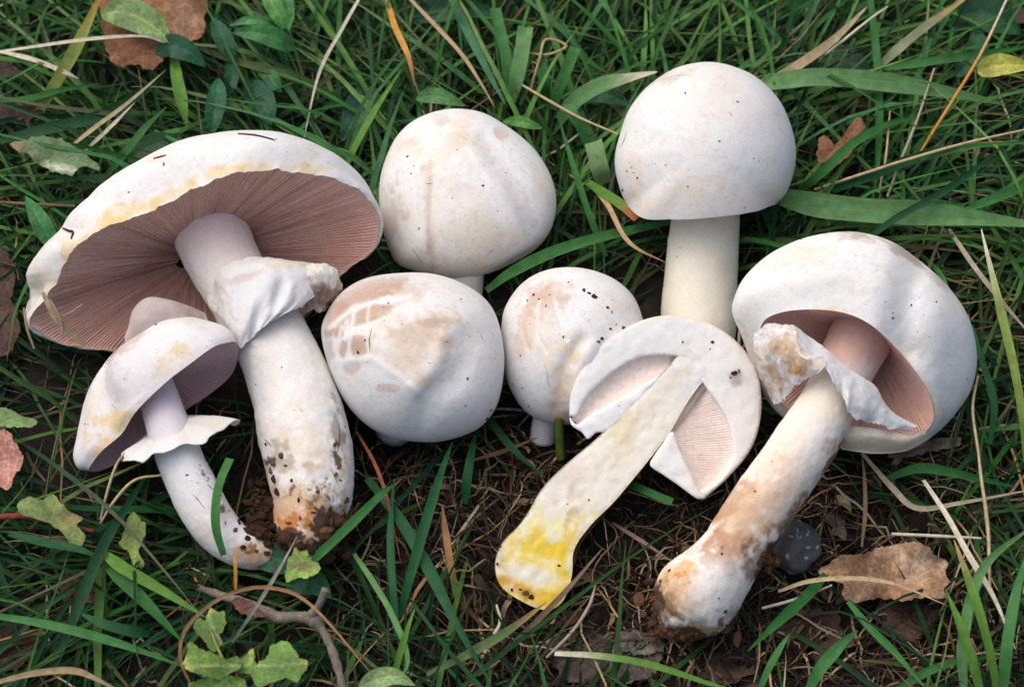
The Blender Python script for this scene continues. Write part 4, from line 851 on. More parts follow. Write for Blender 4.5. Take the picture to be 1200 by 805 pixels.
# ------------------------------------------------------------------ single blades one can point at
def blade(label, pts, w, col, tip=None, roll=0.0, cut=False, fold=0.3, name='grass_shoot', cat='grass', mat=None, S=26, base=None, group=None):
    q = spl(np.asarray(pts, float), S); p = P(q); t = unit(np.gradient(p, axis=0))
    cr = math.radians(roll); view = unit(CAM - p); up = unit(view * 0.75 + A(0, 0, 1) * 0.5)
    s = unit(np.cross(t, up)); nrm = np.cross(s, t); s = s * math.cos(cr) + nrm * math.sin(cr)
    sp = np.linspace(0, 1, S); ph_ = pts[0][0] * 0.37 + pts[0][1]; tw = np.radians(16 * np.sin(sp * 2.6 + ph_) + 8 * np.sin(ph_ * 1.7))[:, None]
    s, nrm = s * np.cos(tw) + nrm * np.sin(tw), nrm * np.cos(tw) - s * np.sin(tw)
    prof = np.ones(S) * np.clip(0.7 + 1.2 * sp, 0, 1) if cut else np.clip(0.6 + 1.6 * sp, 0, 1) * np.clip((1.02 - sp) / 0.45, 0.03, 1) ** 0.75
    prof = prof * (1 + 0.05 * np.sin(sp * 11 + pts[0][0]))
    if any(k in label for k in ('snip', 'square', 'frayed')): prof = np.clip(0.7 + 0.9 * sp, 0, 1)
    w = w * K * 0.5
    if w < 2.6 * K * 0.5 * 1.6 and mat is not None:                       # round stalk
        th = np.linspace(0, 2 * math.pi, 6, endpoint=False); up2 = np.cross(s, t); wv = (w * (0.6 + 0.4 * prof))[:, None, None]
        V = (p[:, None] + wv * (np.cos(th)[None, :, None] * s[:, None] + np.sin(th)[None, :, None] * up2[:, None])).reshape(-1, 3)
        F = grid(S, 6, True); uvs = np.column_stack([np.tile(th / 7, S), np.repeat(sp * 4, 6)]); kk = 6
    else:
        V, F, uvs = ribbon_mesh(p[None], (w * prof)[None], s[None], A(fold)); kk = 3
    c = np.tile(np.asarray(col, float), (S, 1)) * (0.88 + 0.24 * fbm(q, 25, 3, int(abs(pts[0][0]))))[:, None]
    if tip is not None: c += (np.asarray(tip) - c) * sstep(0.55, 0.98, sp)[:, None]
    if base is not None: c += (np.asarray(base) - c) * sstep(0.4, 0.0, sp)[:, None]
    return build(name, V, [F], mat or M_GRASS, None, np.repeat(c, kk, 0), uvs, label=label, cat=cat, group=group)

GA, GB, GC, GD, GL, GP = srgb(46, 100, 44), srgb(33, 84, 46), srgb(64, 118, 60), srgb(22, 66, 36), srgb(90, 132, 52), srgb(92, 134, 80)
ST, SW, SO, SB, SG = srgb(186, 166, 128), srgb(210, 200, 176), srgb(196, 142, 66), srgb(128, 98, 70), srgb(160, 150, 128)
TANT = srgb(170, 140, 90)

for a in [
    ('broad pale blade pointing right from the tall white mushroom cap', [(880, 104, 60), (915, 96, 74), (965, 91, 84), (1040, 97, 86), (1110, 108, 80), (1178, 122, 70)], 24, GP),
    ('broadest blade of all, running to the right edge above the notched mushroom', [(905, 228, 62), (950, 239, 72), (1010, 246, 80), (1080, 250, 84), (1150, 256, 84), (1230, 266, 80)], 30, GP),
    ('dark blade lying diagonally over the broadest blade at right', [(1000, 292, 60), (1050, 256, 94), (1100, 228, 104), (1140, 200, 98), (1178, 168, 88)], 9, GD),
    ('upright blade crossing under the pale blade at upper right', [(1018, -20, 66), (1026, 50, 74), (1030, 110, 70), (1029, 180, 62), (1022, 240, 46)], 10, GA),
    ('slim blade running level to the upper right corner', [(1030, 80, 60), (1080, 73, 74), (1140, 64, 80), (1220, 52, 76)], 11, GC),
    ('greyish withered blade slanting to the top edge at upper right', [(1030, 78, 62), (1060, 52, 76), (1090, 28, 82), (1140, -8, 76)], 14, srgb(122, 128, 96), TANT),
    ('blade arching over the small lobed brown leaf', [(935, 225, 50), (965, 200, 78), (1000, 168, 86), (1040, 146, 80), (1075, 138, 68)], 12, GA),
    ('blade below the yellow stalk with a long dry tip', [(975, 222, 54), (1020, 205, 72), (1070, 186, 80), (1130, 172, 78), (1190, 165, 66)], 13, GB, TANT),
    ('blade rising at far right from orange base to straw tip', [(1202, 540, 40), (1198, 490, 66), (1188, 430, 84), (1172, 360, 94), (1160, 310, 94), (1150, 268, 86)], 10, srgb(120, 140, 64), SW),
    ('blade pointing up from the right edge beside the broadest blade', [(1230, 205, 40), (1190, 222, 64), (1150, 238, 70), (1120, 250, 62)], 12, GC),
    ('bluish blade pointing down to the furrowed dome mushroom', [(520, -20, 50), (545, 30, 76), (568, 75, 84), (592, 122, 72)], 11, srgb(66, 110, 76)),
    ('light blade climbing left of the furrowed dome mushroom', [(398, 212, 30), (420, 165, 62), (440, 128, 74), (470, 82, 78)], 9, GL),
    ('snipped upright blade above the furrowed dome mushroom', [(594, 122, 40), (596, 95, 66), (590, 55, 86), (580, 10, 92)], 14, GC),
    ('short broad snipped blade with square end at top centre', [(598, 118, 50), (606, 90, 74), (612, 60, 88), (616, 32, 94)], 19, GP),
    ('curled snipped blade right of the square-ended one', [(648, 128, 46), (654, 104, 70), (664, 80, 86), (674, 56, 92)], 14, GC),
    ('snipped blade behind the curled one at top centre', [(640, 120, 40), (638, 100, 66), (636, 82, 76), (634, 68, 80)], 14, GA),
    ('wide pale blade sweeping left from the tall white cap', [(655, 140, 40), (672, 120, 66), (700, 102, 84), (735, 92, 90), (770, 84, 86)], 20, GP, SW),
    ('snipped blade standing left of the tall white mushroom', [(688, 170, 50), (680, 150, 70), (672, 136, 80), (666, 122, 82)], 14, GC),
    ('broad frayed blade end touching the tall white cap', [(708, 215, 40), (704, 200, 66), (700, 182, 80), (696, 166, 86)], 22, srgb(118, 146, 96)),
    ('green blade with rusty snipped end under the tall white cap', [(686, 212, 46), (705, 225, 64), (728, 240, 76), (748, 255, 80)], 13, GL, srgb(190, 110, 60)),
    ('long blade passing behind the tall mushroom stem', [(570, 340, 40), (600, 318, 60), (650, 294, 68), (710, 276, 66), (775, 262, 56), (800, 258, 48)], 13, GC),
    ('slim blade rising between dome and tall mushrooms', [(710, 300, 36), (690, 250, 64), (672, 195, 74), (654, 136, 66)], 8, GA),
    ('yellowish green thick stem crossing beside the big brown leaf', [(40, 140, 40), (60, 105, 70), (85, 62, 88), (105, 22, 94), (122, -16, 92)], 15, srgb(140, 152, 78), srgb(170, 130, 60)),
    ('flat green blade below the dark oval leaf, upper left', [(203, 62, 70), (208, 95, 76), (214, 125, 70), (219, 150, 56)], 15, GL),
    ('long dark blade slanting up toward the dark oval leaf', [(0, 165, 50), (60, 150, 66), (120, 135, 70), (170, 105, 68), (205, 75, 60)], 15, GD),
    ('slender blade lying level at the left above the pitted leaf', [(-10, 118, 50), (30, 116, 66), (70, 106, 70), (115, 98, 62)], 8, GA),
    ('blade leaning left behind the largest cap', [(125, 205, 40), (150, 175, 66), (170, 150, 76), (195, 125, 70)], 10, GA),
    ('upright snipped blade in front of the small leaning stem', [(262, 650, 196 - 130), (254, 622, 84), (253, 594, 96), (258, 565, 104), (270, 537, 106)], 10, srgb(64, 116, 58)),
    ('bright blade running under the leafy sprig, lower left', [(118, 645, 56), (145, 665, 70), (185, 688, 76), (240, 722, 70)], 13, GL),
    ('broad blade diverging below the bright one, lower left', [(118, 652, 52), (145, 680, 62), (175, 710, 66), (212, 750, 58)], 15, GA),
    ('pale blade lying level to the fork at lower left', [(10, 625, 40), (50, 635, 56), (90, 643, 62), (122, 654, 58)], 11, GB),
    ('long straight blade near the bottom left edge', [(-10, 720, 60), (50, 730, 72), (110, 745, 74), (165, 762, 66), (215, 780, 54)], 10, GC),
    ('dark blade climbing toward the small leaning mushroom', [(60, 790, 40), (90, 715, 60), (120, 640, 66), (150, 590, 62), (178, 545, 46)], 12, GD),
    ('short blade tip below the level blade at lower left', [(175, 742, 50), (150, 738, 62), (120, 730, 66), (90, 716, 58)], 12, GB),
    ('straight narrow blade between the stem foot and bare soil', [(468, 722, 40), (482, 670, 72), (502, 600, 84), (518, 550, 82), (530, 518, 70)], 11, GB),
    ('blade leaning right from the soiled mushroom foot', [(340, 672, 50), (370, 652, 64), (405, 620, 76), (448, 578, 80), (460, 568, 76)], 11, GA),
    ('long bent blade down the middle of the lower grass', [(430, 560, 40), (470, 610, 62), (505, 670, 72), (535, 730, 70), (575, 800, 56)], 13, GB),
    ('pale green shoot bending down through the lower grass', [(415, 648, 46), (440, 685, 72), (460, 720, 80), (478, 770, 76), (466, 800, 60)], 7, GP),
    ('small bright shoot rising at the bottom centre left', [(455, 810, 50), (464, 780, 72), (476, 740, 84), (486, 712, 86)], 7, GL),
    ('blade leaning to the soil patch behind the straight one', [(466, 745, 40), (461, 690, 60), (458, 620, 66), (462, 560, 54)], 9, GB),
    ('snipped blade sticking out below the sliced mushroom', [(690, 540, 14), (725, 560, 30), (755, 574, 40), (788, 588, 44)], 9, GA),
    ('blade running out from under the small speckled mushroom', [(560, 470, 20), (580, 500, 40), (605, 530, 44), (640, 560, 34)], 9, GD),
    ('short blade by the sliced mushroom at the soil edge', [(545, 590, 20), (548, 560, 44), (553, 530, 50), (558, 505, 40)], 11, GB),
    ('green blade below the notched mushroom foot, pointing left', [(968, 672, 40), (945, 698, 50), (915, 725, 52), (876, 762, 44)], 12, GA),
    ('slim blade running down from the crumpled leaf', [(994, 704, 50), (1020, 735, 58), (1050, 765, 58), (1090, 812, 48)], 8, GC),
    ('slanting young blade at the bottom right of the soil', [(888, 815, 40), (900, 785, 60), (915, 758, 66), (925, 742, 62)], 8, GC),
    ('thick bent blade at the bottom edge, right of the soil', [(945, 815, 36), (960, 785, 60), (985, 755, 74), (1005, 738, 76)], 13, GC),
    ('curved bright blade arching in the lower right tuft', [(1130, 815, 40), (1128, 760, 70), (1138, 700, 88), (1160, 655, 94), (1215, 612, 86)], 12, GP),
    ('yellow green blade fanning left in the lower right tuft', [(1150, 815, 46), (1138, 770, 76), (1124, 730, 88), (1108, 690, 86)], 11, GL),
    ('tall central blade of the lower right tuft', [(1170, 815, 46), (1155, 745, 84), (1135, 680, 98), (1118, 632, 94)], 11, GL, TANT),
    ('blade leaning right in the lower right tuft', [(1175, 815, 46), (1180, 760, 82), (1190, 700, 94), (1206, 640, 88)], 13, GC),
    ('low blade below the lower right tuft', [(1040, 815, 30), (1080, 790, 50), (1120, 775, 56), (1170, 768, 48)], 9, GA),
    ('blade lying level under the notched cap at right', [(1040, 560, 30), (1080, 548, 46), (1130, 556, 50), (1190, 570, 44)], 11, GA),
    ('slender green blade rising right of the notched cap', [(1160, 520, 40), (1165, 470, 70), (1150, 420, 80), (1140, 380, 70)], 8, GB),
    ('half green half straw blade across the bottom of the soil', [(650, 765, 30), (700, 768, 40), (760, 778, 46), (830, 800, 40), (870, 812, 34)], 8, GL, None, 0, False, .3, 'grass_shoot', 'grass', None, 26, SW),
    ('blade along the bottom left corner of the soil', [(500, 790, 26), (560, 760, 46), (600, 735, 50), (640, 705, 40)], 10, srgb(90, 112, 66), TANT)]:
    blade(*a)

for a in [   # dry stalks
    ('golden stalk leaning across the upper right grass', [(1075, 184, 60), (1110, 128, 92), (1150, 62, 104), (1185, -12, 100)], 4.0, SO, SW),
    ('pair-width tan blade fanning up from the tall white cap', [(890, 100, 56), (930, 80, 78), (975, 48, 88), (1016, 8, 84)], 12, srgb(160, 140, 108), ST),
    ('thin straw beside the tan blade at upper right', [(960, 70, 60), (990, 46, 84), (1020, 22, 92), (1040, 8, 88)], 3.5, SW),
    ('long straw reaching the right edge below the yellow leaf', [(955, 222, 50), (1010, 204, 76), (1060, 188, 88), (1130, 168, 92), (1210, 150, 84)], 4, ST),
    ('upright straw crossing the upper right grass', [(1040, 230, 50), (1055, 190, 76), (1075, 140, 88), (1095, 80, 84)], 4, SG),
    ('second upright straw close to the upper right leaf', [(1030, 225, 46), (1038, 185, 70), (1043, 130, 78)], 3, ST),
    ('grey stalk behind the notched cap at right', [(1112, 268, 60), (1140, 310, 76), (1170, 348, 80), (1215, 400, 70)], 6, SG),
    ('thin curved straw hanging right of the notched cap', [(1146, 440, 70), (1140, 480, 80), (1148, 540, 76), (1157, 625, 56)], 3.4, ST),
    ('bleached blade slanting across the lower right litter', [(1082, 562, 56), (1110, 605, 72), (1135, 650, 78), (1165, 700, 70), (1190, 760, 60)], 7, SW),
    ('bent dry stem under the notched cap', [(1010, 530, 24), (1045, 570, 38), (1075, 595, 44), (1130, 588, 46), (1215, 572, 40)], 6.5, SG),
    ('straw arching over the crumpled brown leaf', [(912, 692, 42), (950, 680, 60), (1000, 677, 66), (1050, 684, 62), (1108, 708, 48)], 5, ST),
    ('short straw lying left of the crumpled leaf', [(893, 712, 26), (930, 702, 34), (975, 685, 36)], 3.6, SW),
    ('upright dry stalk between pebble and crumpled leaf', [(1010, 640, 20), (1014, 600, 40), (1013, 560, 46), (1010, 530, 40)], 4.5, srgb(130, 104, 78)),
    ('level straw behind the crumpled leaf', [(1045, 625, 30), (1090, 627, 42), (1150, 630, 40)], 4, SW),
    ('tall straw at the far right above the tuft', [(1160, 690, 70), (1158, 620, 84), (1150, 560, 88), (1146, 525, 80)], 4, ST),
    ('tan stalk crossing above the furrowed dome mushroom', [(470, -12, 70), (505, 24, 88), (540, 62, 92), (562, 95, 84), (580, 126, 70)], 5, srgb(168, 142, 108)),
    ('rusty dry blade above the furrowed dome mushroom', [(450, -14, 60), (462, 30, 76), (478, 65, 80), (486, 100, 70)], 8, SO, SB),
    ('long pale stalk behind the right side of the largest cap', [(428, -14, 70), (400, 35, 86), (374, 85, 86), (356, 162, 56)], 4.4, SW),
    ('straw bending toward the tall white cap', [(606, 96, 66), (640, 116, 80), (680, 138, 86), (724, 157, 84)], 3.6, ST),
    ('kinked straw at the top centre', [(622, 104, 60), (632, 70, 84), (640, 46, 92), (664, 54, 90), (640, 64, 84), (610, 60, 76)], 3.8, srgb(176, 150, 104)),
    ('curled dry blade below the tall white cap', [(690, 215, 50), (712, 240, 72), (730, 275, 78), (748, 292, 76), (782, 308, 56)], 6, srgb(178, 150, 112)),
    ('white straw lying over the yellowish stem, upper left', [(-10, 62, 90), (50, 53, 104), (110, 45, 110), (165, 42, 108), (193, 50, 100)], 4.2, SW),
    ('pale dry blade under the white straw, upper left', [(0, 60, 70), (40, 70, 82), (75, 84, 80), (92, 92, 72)], 6, SW),
    ('pair of straws beside the pitted leaf', [(80, 174, 60), (110, 150, 78), (150, 120, 84), (194, 82, 74)], 5, ST),
    ('straw below the pitted leaf near the largest cap', [(100, 176, 54), (130, 148, 74), (158, 120, 76)], 4.5, SW),
    ('level straw at the left edge above the largest cap', [(-10, 236, 40), (40, 239, 60), (88, 241, 56)], 4, SB),
    ('red stalk between the mushroom foot and bare soil', [(418, 505, 40), (440, 545, 58), (455, 590, 64), (470, 660, 50)], 4.2, srgb(140, 78, 58)),
    ('rusty blade with green base at the soil edge', [(535, 700, 30), (528, 660, 52), (522, 620, 60), (518, 590, 54)], 8, srgb(150, 110, 72), srgb(128, 96, 66), 0, False, .3, 'dry_stalk', 'dry stalk', None, 26, GL),
    ('looping straw beside the small leaning mushroom', [(118, 612, 50), (135, 585, 70), (158, 562, 82), (190, 556, 80)], 3.4, ST),
    ('upright straw beside the small leaning cap', [(118, 608, 44), (126, 575, 66), (136, 545, 78), (146, 530, 84)], 3.4, ST),
    ('bleached stalk crossing the twig at the bottom', [(272, 752, 50), (300, 710, 80), (326, 668, 92), (348, 628, 96)], 4.2, srgb(152, 146, 134)),
    ('arched brown stalk looping over the leafy sprig', [(226, 806, 40), (211, 772, 62), (216, 738, 76), (244, 709, 86), (272, 694, 92), (304, 687, 94), (338, 692, 90), (362, 706, 86), (388, 732, 80), (420, 770, 66), (442, 796, 50)], 4.3, srgb(158, 122, 88)),
    ('dry folded stalk at the bottom left corner', [(-10, 800, 60), (40, 788, 72), (85, 785, 76), (115, 796, 70), (150, 815, 60)], 7, srgb(160, 140, 104)),
    ('dark thin stick beside the sliced mushroom foot', [(560, 790, 14), (610, 745, 24), (660, 695, 32), (706, 642, 36)], 6.5, srgb(120, 102, 82)),
    ('forked pale root below the sliced mushroom', [(640, 770, 14), (670, 740, 22), (690, 710, 26), (698, 685, 24)], 4, SG),
    ('white root curl beside the sliced foot', [(565, 770, 12), (578, 745, 20), (586, 728, 24), (582, 708, 20)], 4, SW),
    ('grey stick between the sliced and notched stems', [(718, 612, 16), (750, 632, 24), (785, 655, 26)], 4.5, srgb(120, 100, 84)),
    ('brown stick lying left of the sliced mushroom', [(550, 540, 18), (590, 528, 28), (630, 512, 28)], 5, srgb(110, 80, 58)),
    ('small orange shoot at the leaning mushroom base', [(276, 690, 40), (276, 665, 62), (274, 640, 74)], 4.5, SO)]:
    a = list(a) + [None] * (14 - len(a))
    blade(a[0], a[1], a[2], a[3], a[4], 0, False, .25, 'dry_stalk', 'dry stalk', M_STRAW, 26, a[12] if a[12] is not None else None)

# cut stub of a stalk before the small speckled mushroom
p = spl([(657, 535, 6, 5.5), (656, 515, 26, 5.2), (655, 498, 44, 5), (655, 486, 56, 4.6)], 20); th = np.linspace(0, 2 * math.pi, 10, endpoint=False); rows = []
for q in p:
    c0 = P(q[:3])[0]; rows.append(c0 + q[3] * K * np.column_stack([np.cos(th), np.sin(th) * 0.8, 0 * th]))
V = np.vstack(rows + [rows[-1] * 0 + rows[-1].mean(0) - A(0, 0, 1) * K]); c = np.tile(srgb(96, 122, 52), (len(V), 1)); c[-30:] = srgb(150, 104, 50)
build('grass_stub', V, [grid(21, 10, True)], M_GRASS, None, c, np.column_stack([np.tile(th / 7, 21), np.repeat(np.linspace(0, 1, 21), 10)]), label='short cut green stub with brown top before the speckled mushroom', cat='grass stub')

# ------------------------------------------------------------------ leaves
def oval_leaf(label, pts, w, col, vein=None, curl=0.25, name='leaf', mat=None, shape=0.42, tipc=None, wav=0.0, roll=0, group=None, parent=None, cat='leaf'):
    S, T = 34, 13; q = spl(np.asarray(pts, float), S); p = P(q); t = unit(np.gradient(p, axis=0)); up = unit(unit(CAM - p) * 0.8 + A(0, 0, 0.5))
    s = unit(np.cross(t, up)); nrm = np.cross(s, t); cr = math.radians(roll); s, nrm = s * math.cos(cr) + nrm * math.sin(cr), nrm * math.cos(cr) - s * math.sin(cr)
    sp = np.linspace(0, 1, S); prof = np.sin(math.pi * np.clip(sp, 0, 1) ** (math.log(0.5) / math.log(shape))) ** 0.85 * 0.97 + 0.03
    vv = np.linspace(-1, 1, T); hw = w * K * 0.5
    V = p[:, None] + s[:, None] * (hw * prof)[:, None, None] * vv[None, :, None] + nrm[:, None] * (hw * prof)[:, None, None] * (np.abs(vv) * curl + np.abs(vv) ** 3 * wav * 0.5)[None, :, None]
    V = V + nrm[:, None] * (np.sin(sp * 15)[:, None] * np.abs(vv)[None] * wav * hw * prof[:, None] * 0.4)[:, :, None]
    V += nrm[:, None] * ((fbm(V.reshape(-1, 3) / K, 14, 3, 3).reshape(S, T) - 0.5) * 3 * K)[:, :, None]
    V = V.reshape(-1, 3); c = np.tile(np.asarray(col, float), (S * T, 1)) * (0.8 + 0.4 * fbm(V / K, 12, 3, 5))[:, None]
    vl = np.tile(np.abs(vv) < 0.1, S); rib = np.repeat(np.sin(sp * 40)[:, None], T, 1).ravel()
    side_v = (np.sin(np.repeat(sp, T) * 46 - np.tile(np.abs(vv), S) * 7) > 0.88)
    vc = np.asarray(vein) if vein is not None else np.asarray(col) * 1.6
    c[vl] = c[vl] * 0.3 + vc * 0.7; c[side_v] = c[side_v] * 0.75 + vc * 0.25
    if tipc is not None: c += (np.asarray(tipc) - c) * np.repeat(sstep(.6, 1, sp), T)[:, None]
    return build(name, V, [grid(S, T)], mat or M_LEAF, parent, c, label=label, cat=cat if label else None, group=group)

def flat_leaf(label, poly, zf, col, veins=(), seed=0, rough=6.0, mat=None, spots=(), name='leaf', spacing=4, parent=None, cat='leaf', vein_col=None, ragged=1.2, teeth=0.6):
    per = np.linalg.norm(np.diff(np.vstack([poly, poly[:1]]), axis=0), axis=1).sum(); b = even(0.5 * np.asarray(even(np.asarray(poly, float), 300)) + 0.5 * even(spl(poly, 300, True), 300), max(60, int(per / 2.2))); nn = fbm(np.column_stack([b, b[:, 0] * 0]), 6, 3, seed); c0 = b.mean(0)
    b = b + unit(b - c0) * ((nn - 0.5) * 6 * ragged + teeth * (np.arange(len(b)) % 5 - 2) * 0.5)[:, None]
    v, f, nb = cdt(b, spacing); q = np.column_stack([v, np.zeros(len(v))])
    z = zf(v[:, 0], v[:, 1]) + (fbm(q, 30, 3, seed + 1) - 0.5) * rough * 2.4 + (fbm(q, 9, 3, seed + 2) - 0.5) * rough * 0.8
    c = np.tile(np.asarray(col, float), (len(v), 1)) * (0.72 + 0.55 * fbm(q, 16, 4, seed + 3))[:, None]
    for vn in veins:
        vp = spl(np.asarray(vn, float), 30); d = np.min(np.linalg.norm(v[:, None] - vp[None], axis=2), 1)
        z += 1.2 * np.exp(-(d / 2.0) ** 2); vc = np.asarray(col) * 1.5 if vein_col is None else np.asarray(vein_col); c += (vc - c) * (np.exp(-(d / 1.6) ** 2) * 0.7)[:, None]
    c = stain(c, q, np.ones(len(v)), spots, seed)
    if np.cross(v[f[0][1]] - v[f[0][0]], v[f[0][2]] - v[f[0][0]]) > 0: f = f[:, ::-1]
    return build(name, P(np.column_stack([v, z])), [f], mat or M_DEAD, parent, c, label=label, cat=cat if label else None)

DL = srgb(124, 88, 62); DL2 = srgb(156, 126, 98); DK = srgb(70, 46, 36)
flat_leaf('large curled brown dead leaf at the top left', [(118, -12), (160, -14), (240, -12), (241, 20), (240, 38), (228, 48), (205, 52), (186, 76), (172, 82), (158, 76), (140, 78), (126, 66), (120, 30)], lambda x, y: 74 + 0.10 * (y - 20) + 8 * np.sin((x - 118) / 30), DL, [[(150, -10), (165, 30), (170, 78)], [(166, 40), (140, 68)], [(170, 50), (205, 30)]], 3, 7, spots=[(215, 20, 26, 30, 0, DL2, .7, 1), (140, 60, 16, 14, 0, DK, .6, 1.3)])
oval_leaf('green oval leaf lying on the large brown leaf', [(118, 18, 92), (140, 14, 104), (165, 22, 108), (186, 36, 104), (199, 50, 96)], 40, srgb(112, 140, 82), srgb(168, 176, 110), 0.15)
oval_leaf('dark glossy oval leaf just below the large brown leaf', [(183, 64, 84), (200, 54, 94), (222, 62, 92), (241, 78, 78)], 30, srgb(38, 84, 58), None, 0.2)
for (lab, pts, w, col) in [
    ('narrow dark leaf hanging straight above the largest cap', [(256, 92, 70), (254, 115, 78), (250, 140, 74), (248, 158, 62)], 24, srgb(36, 82, 54)),
    ('dark leaf pointing up right of the large brown leaf', [(272, 72, 66), (264, 50, 80), (256, 34, 82), (249, 20, 74)], 24, srgb(34, 84, 52)),
    ('lower dark leaf of the pair beside the large brown leaf', [(268, 68, 56), (272, 84, 66), (270, 100, 64), (268, 112, 56)], 18, srgb(32, 76, 50)),
    ('broad bright leaf in the sprig at the top, left of centre', [(345, 58, 64), (325, 46, 84), (298, 38, 90), (272, 38, 82)], 26, srgb(60, 118, 62)),
    ('upper bright leaf in the sprig at the top, left of centre', [(330, 36, 70), (310, 26, 88), (290, 24, 90), (268, 30, 78)], 14, srgb(80, 136, 78)),
    ('upright young leaf at the top of the same sprig', [(334, 34, 76), (325, 15, 92), (314, -5, 96), (306, -25, 90)], 22, srgb(84, 140, 66)),
    ('second upright young leaf at the top of the sprig', [(338, 36, 76), (338, 12, 90), (334, -10, 96), (330, -28, 90)], 16, srgb(70, 128, 62)),
    ('folded dark leaf half hidden above the largest cap', [(290, 95, 40), (302, 110, 52), (312, 130, 54), (318, 146, 46)], 34, srgb(36, 78, 58)),
    ('dull leaf low in the grass near the pale stalk', [(296, 74, 46), (312, 84, 58), (322, 98, 58), (330, 108, 50)], 20, srgb(54, 104, 58)),
    ('lance-shaped leaf left of the largest cap', [(62, 290, 46), (54, 272, 62), (42, 250, 68), (30, 230, 60)], 24, srgb(54, 112, 62)),
    ('rounded dark leaf below the pitted leaf', [(150, 188, 34), (168, 176, 46), (190, 166, 50), (214, 160, 44)], 30, srgb(58, 92, 58)),
    ('small oval leaf touching the top of the furrowed dome', [(488, 116, 60), (505, 112, 74), (525, 116, 76), (545, 124, 66)], 20, srgb(78, 126, 70)),
    ('oval leaf tip right of the furrowed dome', [(590, 142, 50), (606, 142, 66), (622, 146, 68), (636, 150, 60)], 14, srgb(80, 136, 62)),
    ('large shaded leaf low at the top, above the furrowed dome', [(478, 20, 30), (510, 12, 44), (545, 10, 46), (590, 18, 36)], 34, srgb(34, 76, 48)),
    ('bluish shaded leaf left of the furrowed dome', [(440, 100, 26), (424, 120, 36), (412, 145, 38), (400, 165, 30)], 36, srgb(48, 80, 64)),
    ('dark broad leaf right of the kinked straw', [(670, 118, 30), (695, 108, 44), (715, 112, 44), (738, 122, 34)], 28, srgb(44, 88, 60)),
    ('shaded blotched leaf behind the pale blade, upper right', [(960, 70, 30), (985, 68, 42), (1005, 78, 42), (1025, 92, 32)], 34, srgb(52, 78, 58)),
    ('large dim leaf in the upper right corner', [(1110, 30, 36), (1140, 16, 48), (1170, 22, 48), (1196, 40, 38)], 52, srgb(40, 84, 52)),
    ('dim leaf above the long straw, upper right', [(1120, 90, 36), (1138, 70, 46), (1146, 50, 46), (1140, 30, 38)], 30, srgb(46, 90, 60)),
    ('pale withered leaf at the bottom edge, left of the soil', [(420, 806, 60), (440, 796, 74), (462, 792, 78), (486, 802, 70)], 22, srgb(140, 168, 108)),
    ('dark green leaf behind the lobed leaf by the twig', [(292, 650, 30), (315, 652, 42), (338, 660, 42), (352, 672, 34)], 34, srgb(34, 80, 56)),
    ('dark leaf between the twig stub and mushroom foot', [(335, 690, 26), (355, 680, 38), (372, 685, 38), (388, 700, 30)], 32, srgb(36, 84, 50)),
    ('yellow leaf piece at the right edge near the top', [(1146, 86, 76), (1162, 78, 88), (1185, 76, 92), (1215, 78, 88)], 28, srgb(186, 184, 84))]:
    oval_leaf(lab, pts, w, col, None, 0.22, wav=0.12)

flat_leaf('pitted grey green leaf with pale torn edge, left', [(10, 168), (28, 164), (45, 158), (70, 162), (92, 174), (112, 190), (116, 200), (98, 194), (82, 206), (64, 200), (40, 190), (34, 180), (22, 178)], lambda x, y: 84 - 0.06 * (x - 60), srgb(92, 116, 76), [[(30, 172), (70, 180), (110, 196)]], 7, 4, M_LEAF, [(18, 170, 16, 9, 0, srgb(150, 112, 92), .9, .8), (75, 197, 40, 4, 12, srgb(190, 190, 160), .8, 1), (40, 180, 8, 8, 0, srgb(190, 180, 150), .7, 1)])
flat_leaf('small lobed brown leaf in the grass, upper right', [(958, 166), (966, 158), (974, 164), (980, 170), (988, 160), (996, 146), (1004, 138), (1013, 142), (1012, 154), (1004, 164), (1000, 176), (988, 188), (974, 194), (960, 188)], lambda x, y: 66 + 0.1 * (x - 985), srgb(124, 88, 62), [[(962, 190), (985, 175), (1008, 142)]], 9, 5, spacing=3)
flat_leaf('crumpled tan dead leaf on the soil, lower right', [(960, 668), (985, 650), (1010, 648), (1040, 640), (1072, 634), (1085, 636), (1096, 650), (1112, 658), (1108, 672), (1114, 680), (1106, 690), (1112, 700), (1085, 700), (1060, 703), (1030, 700), (1000, 706), (985, 696), (990, 684), (970, 678)], lambda x, y: 34 + 9 * np.sin((x - 960) / 17) + 6 * np.sin(y / 9), srgb(160, 128, 100), [[(965, 670), (1020, 668), (1105, 668)], [(1020, 668), (1050, 642)], [(1040, 668), (1070, 698)]], 11, 10, spots=[(1000, 664, 30, 16, 0, srgb(140, 104, 78), .7, 1), (1060, 690, 40, 8, 0, srgb(150, 104, 70), .6, 1), (1075, 660, 26, 20, 0, srgb(196, 172, 148), .7, 1)])
flat_leaf('pinkish brown leaf at the left edge', [(-12, 510), (0, 502), (12, 508), (20, 522), (28, 534), (24, 546), (16, 560), (10, 575), (-4, 566), (-14, 560)], lambda x, y: 56 + 0 * x, srgb(170, 122, 108), [[(12, 574), (5, 540), (2, 508)]], 13, 4)
flat_leaf('yellowing toothed leaf with brown edge, left', [(20, 590), (34, 582), (50, 586), (62, 578), (72, 588), (82, 600), (96, 606), (90, 616), (100, 626), (92, 640), (82, 636), (72, 622), (56, 612), (38, 606), (24, 602)], lambda x, y: 60 + 0 * x, srgb(106, 122, 66), [[(24, 592), (60, 600), (92, 634)]], 15, 4, M_LEAF, [(88, 606, 12, 12, 0, srgb(150, 116, 84), .8, 1), (66, 590, 10, 8, 0, srgb(170, 176, 100), .5, 1)])
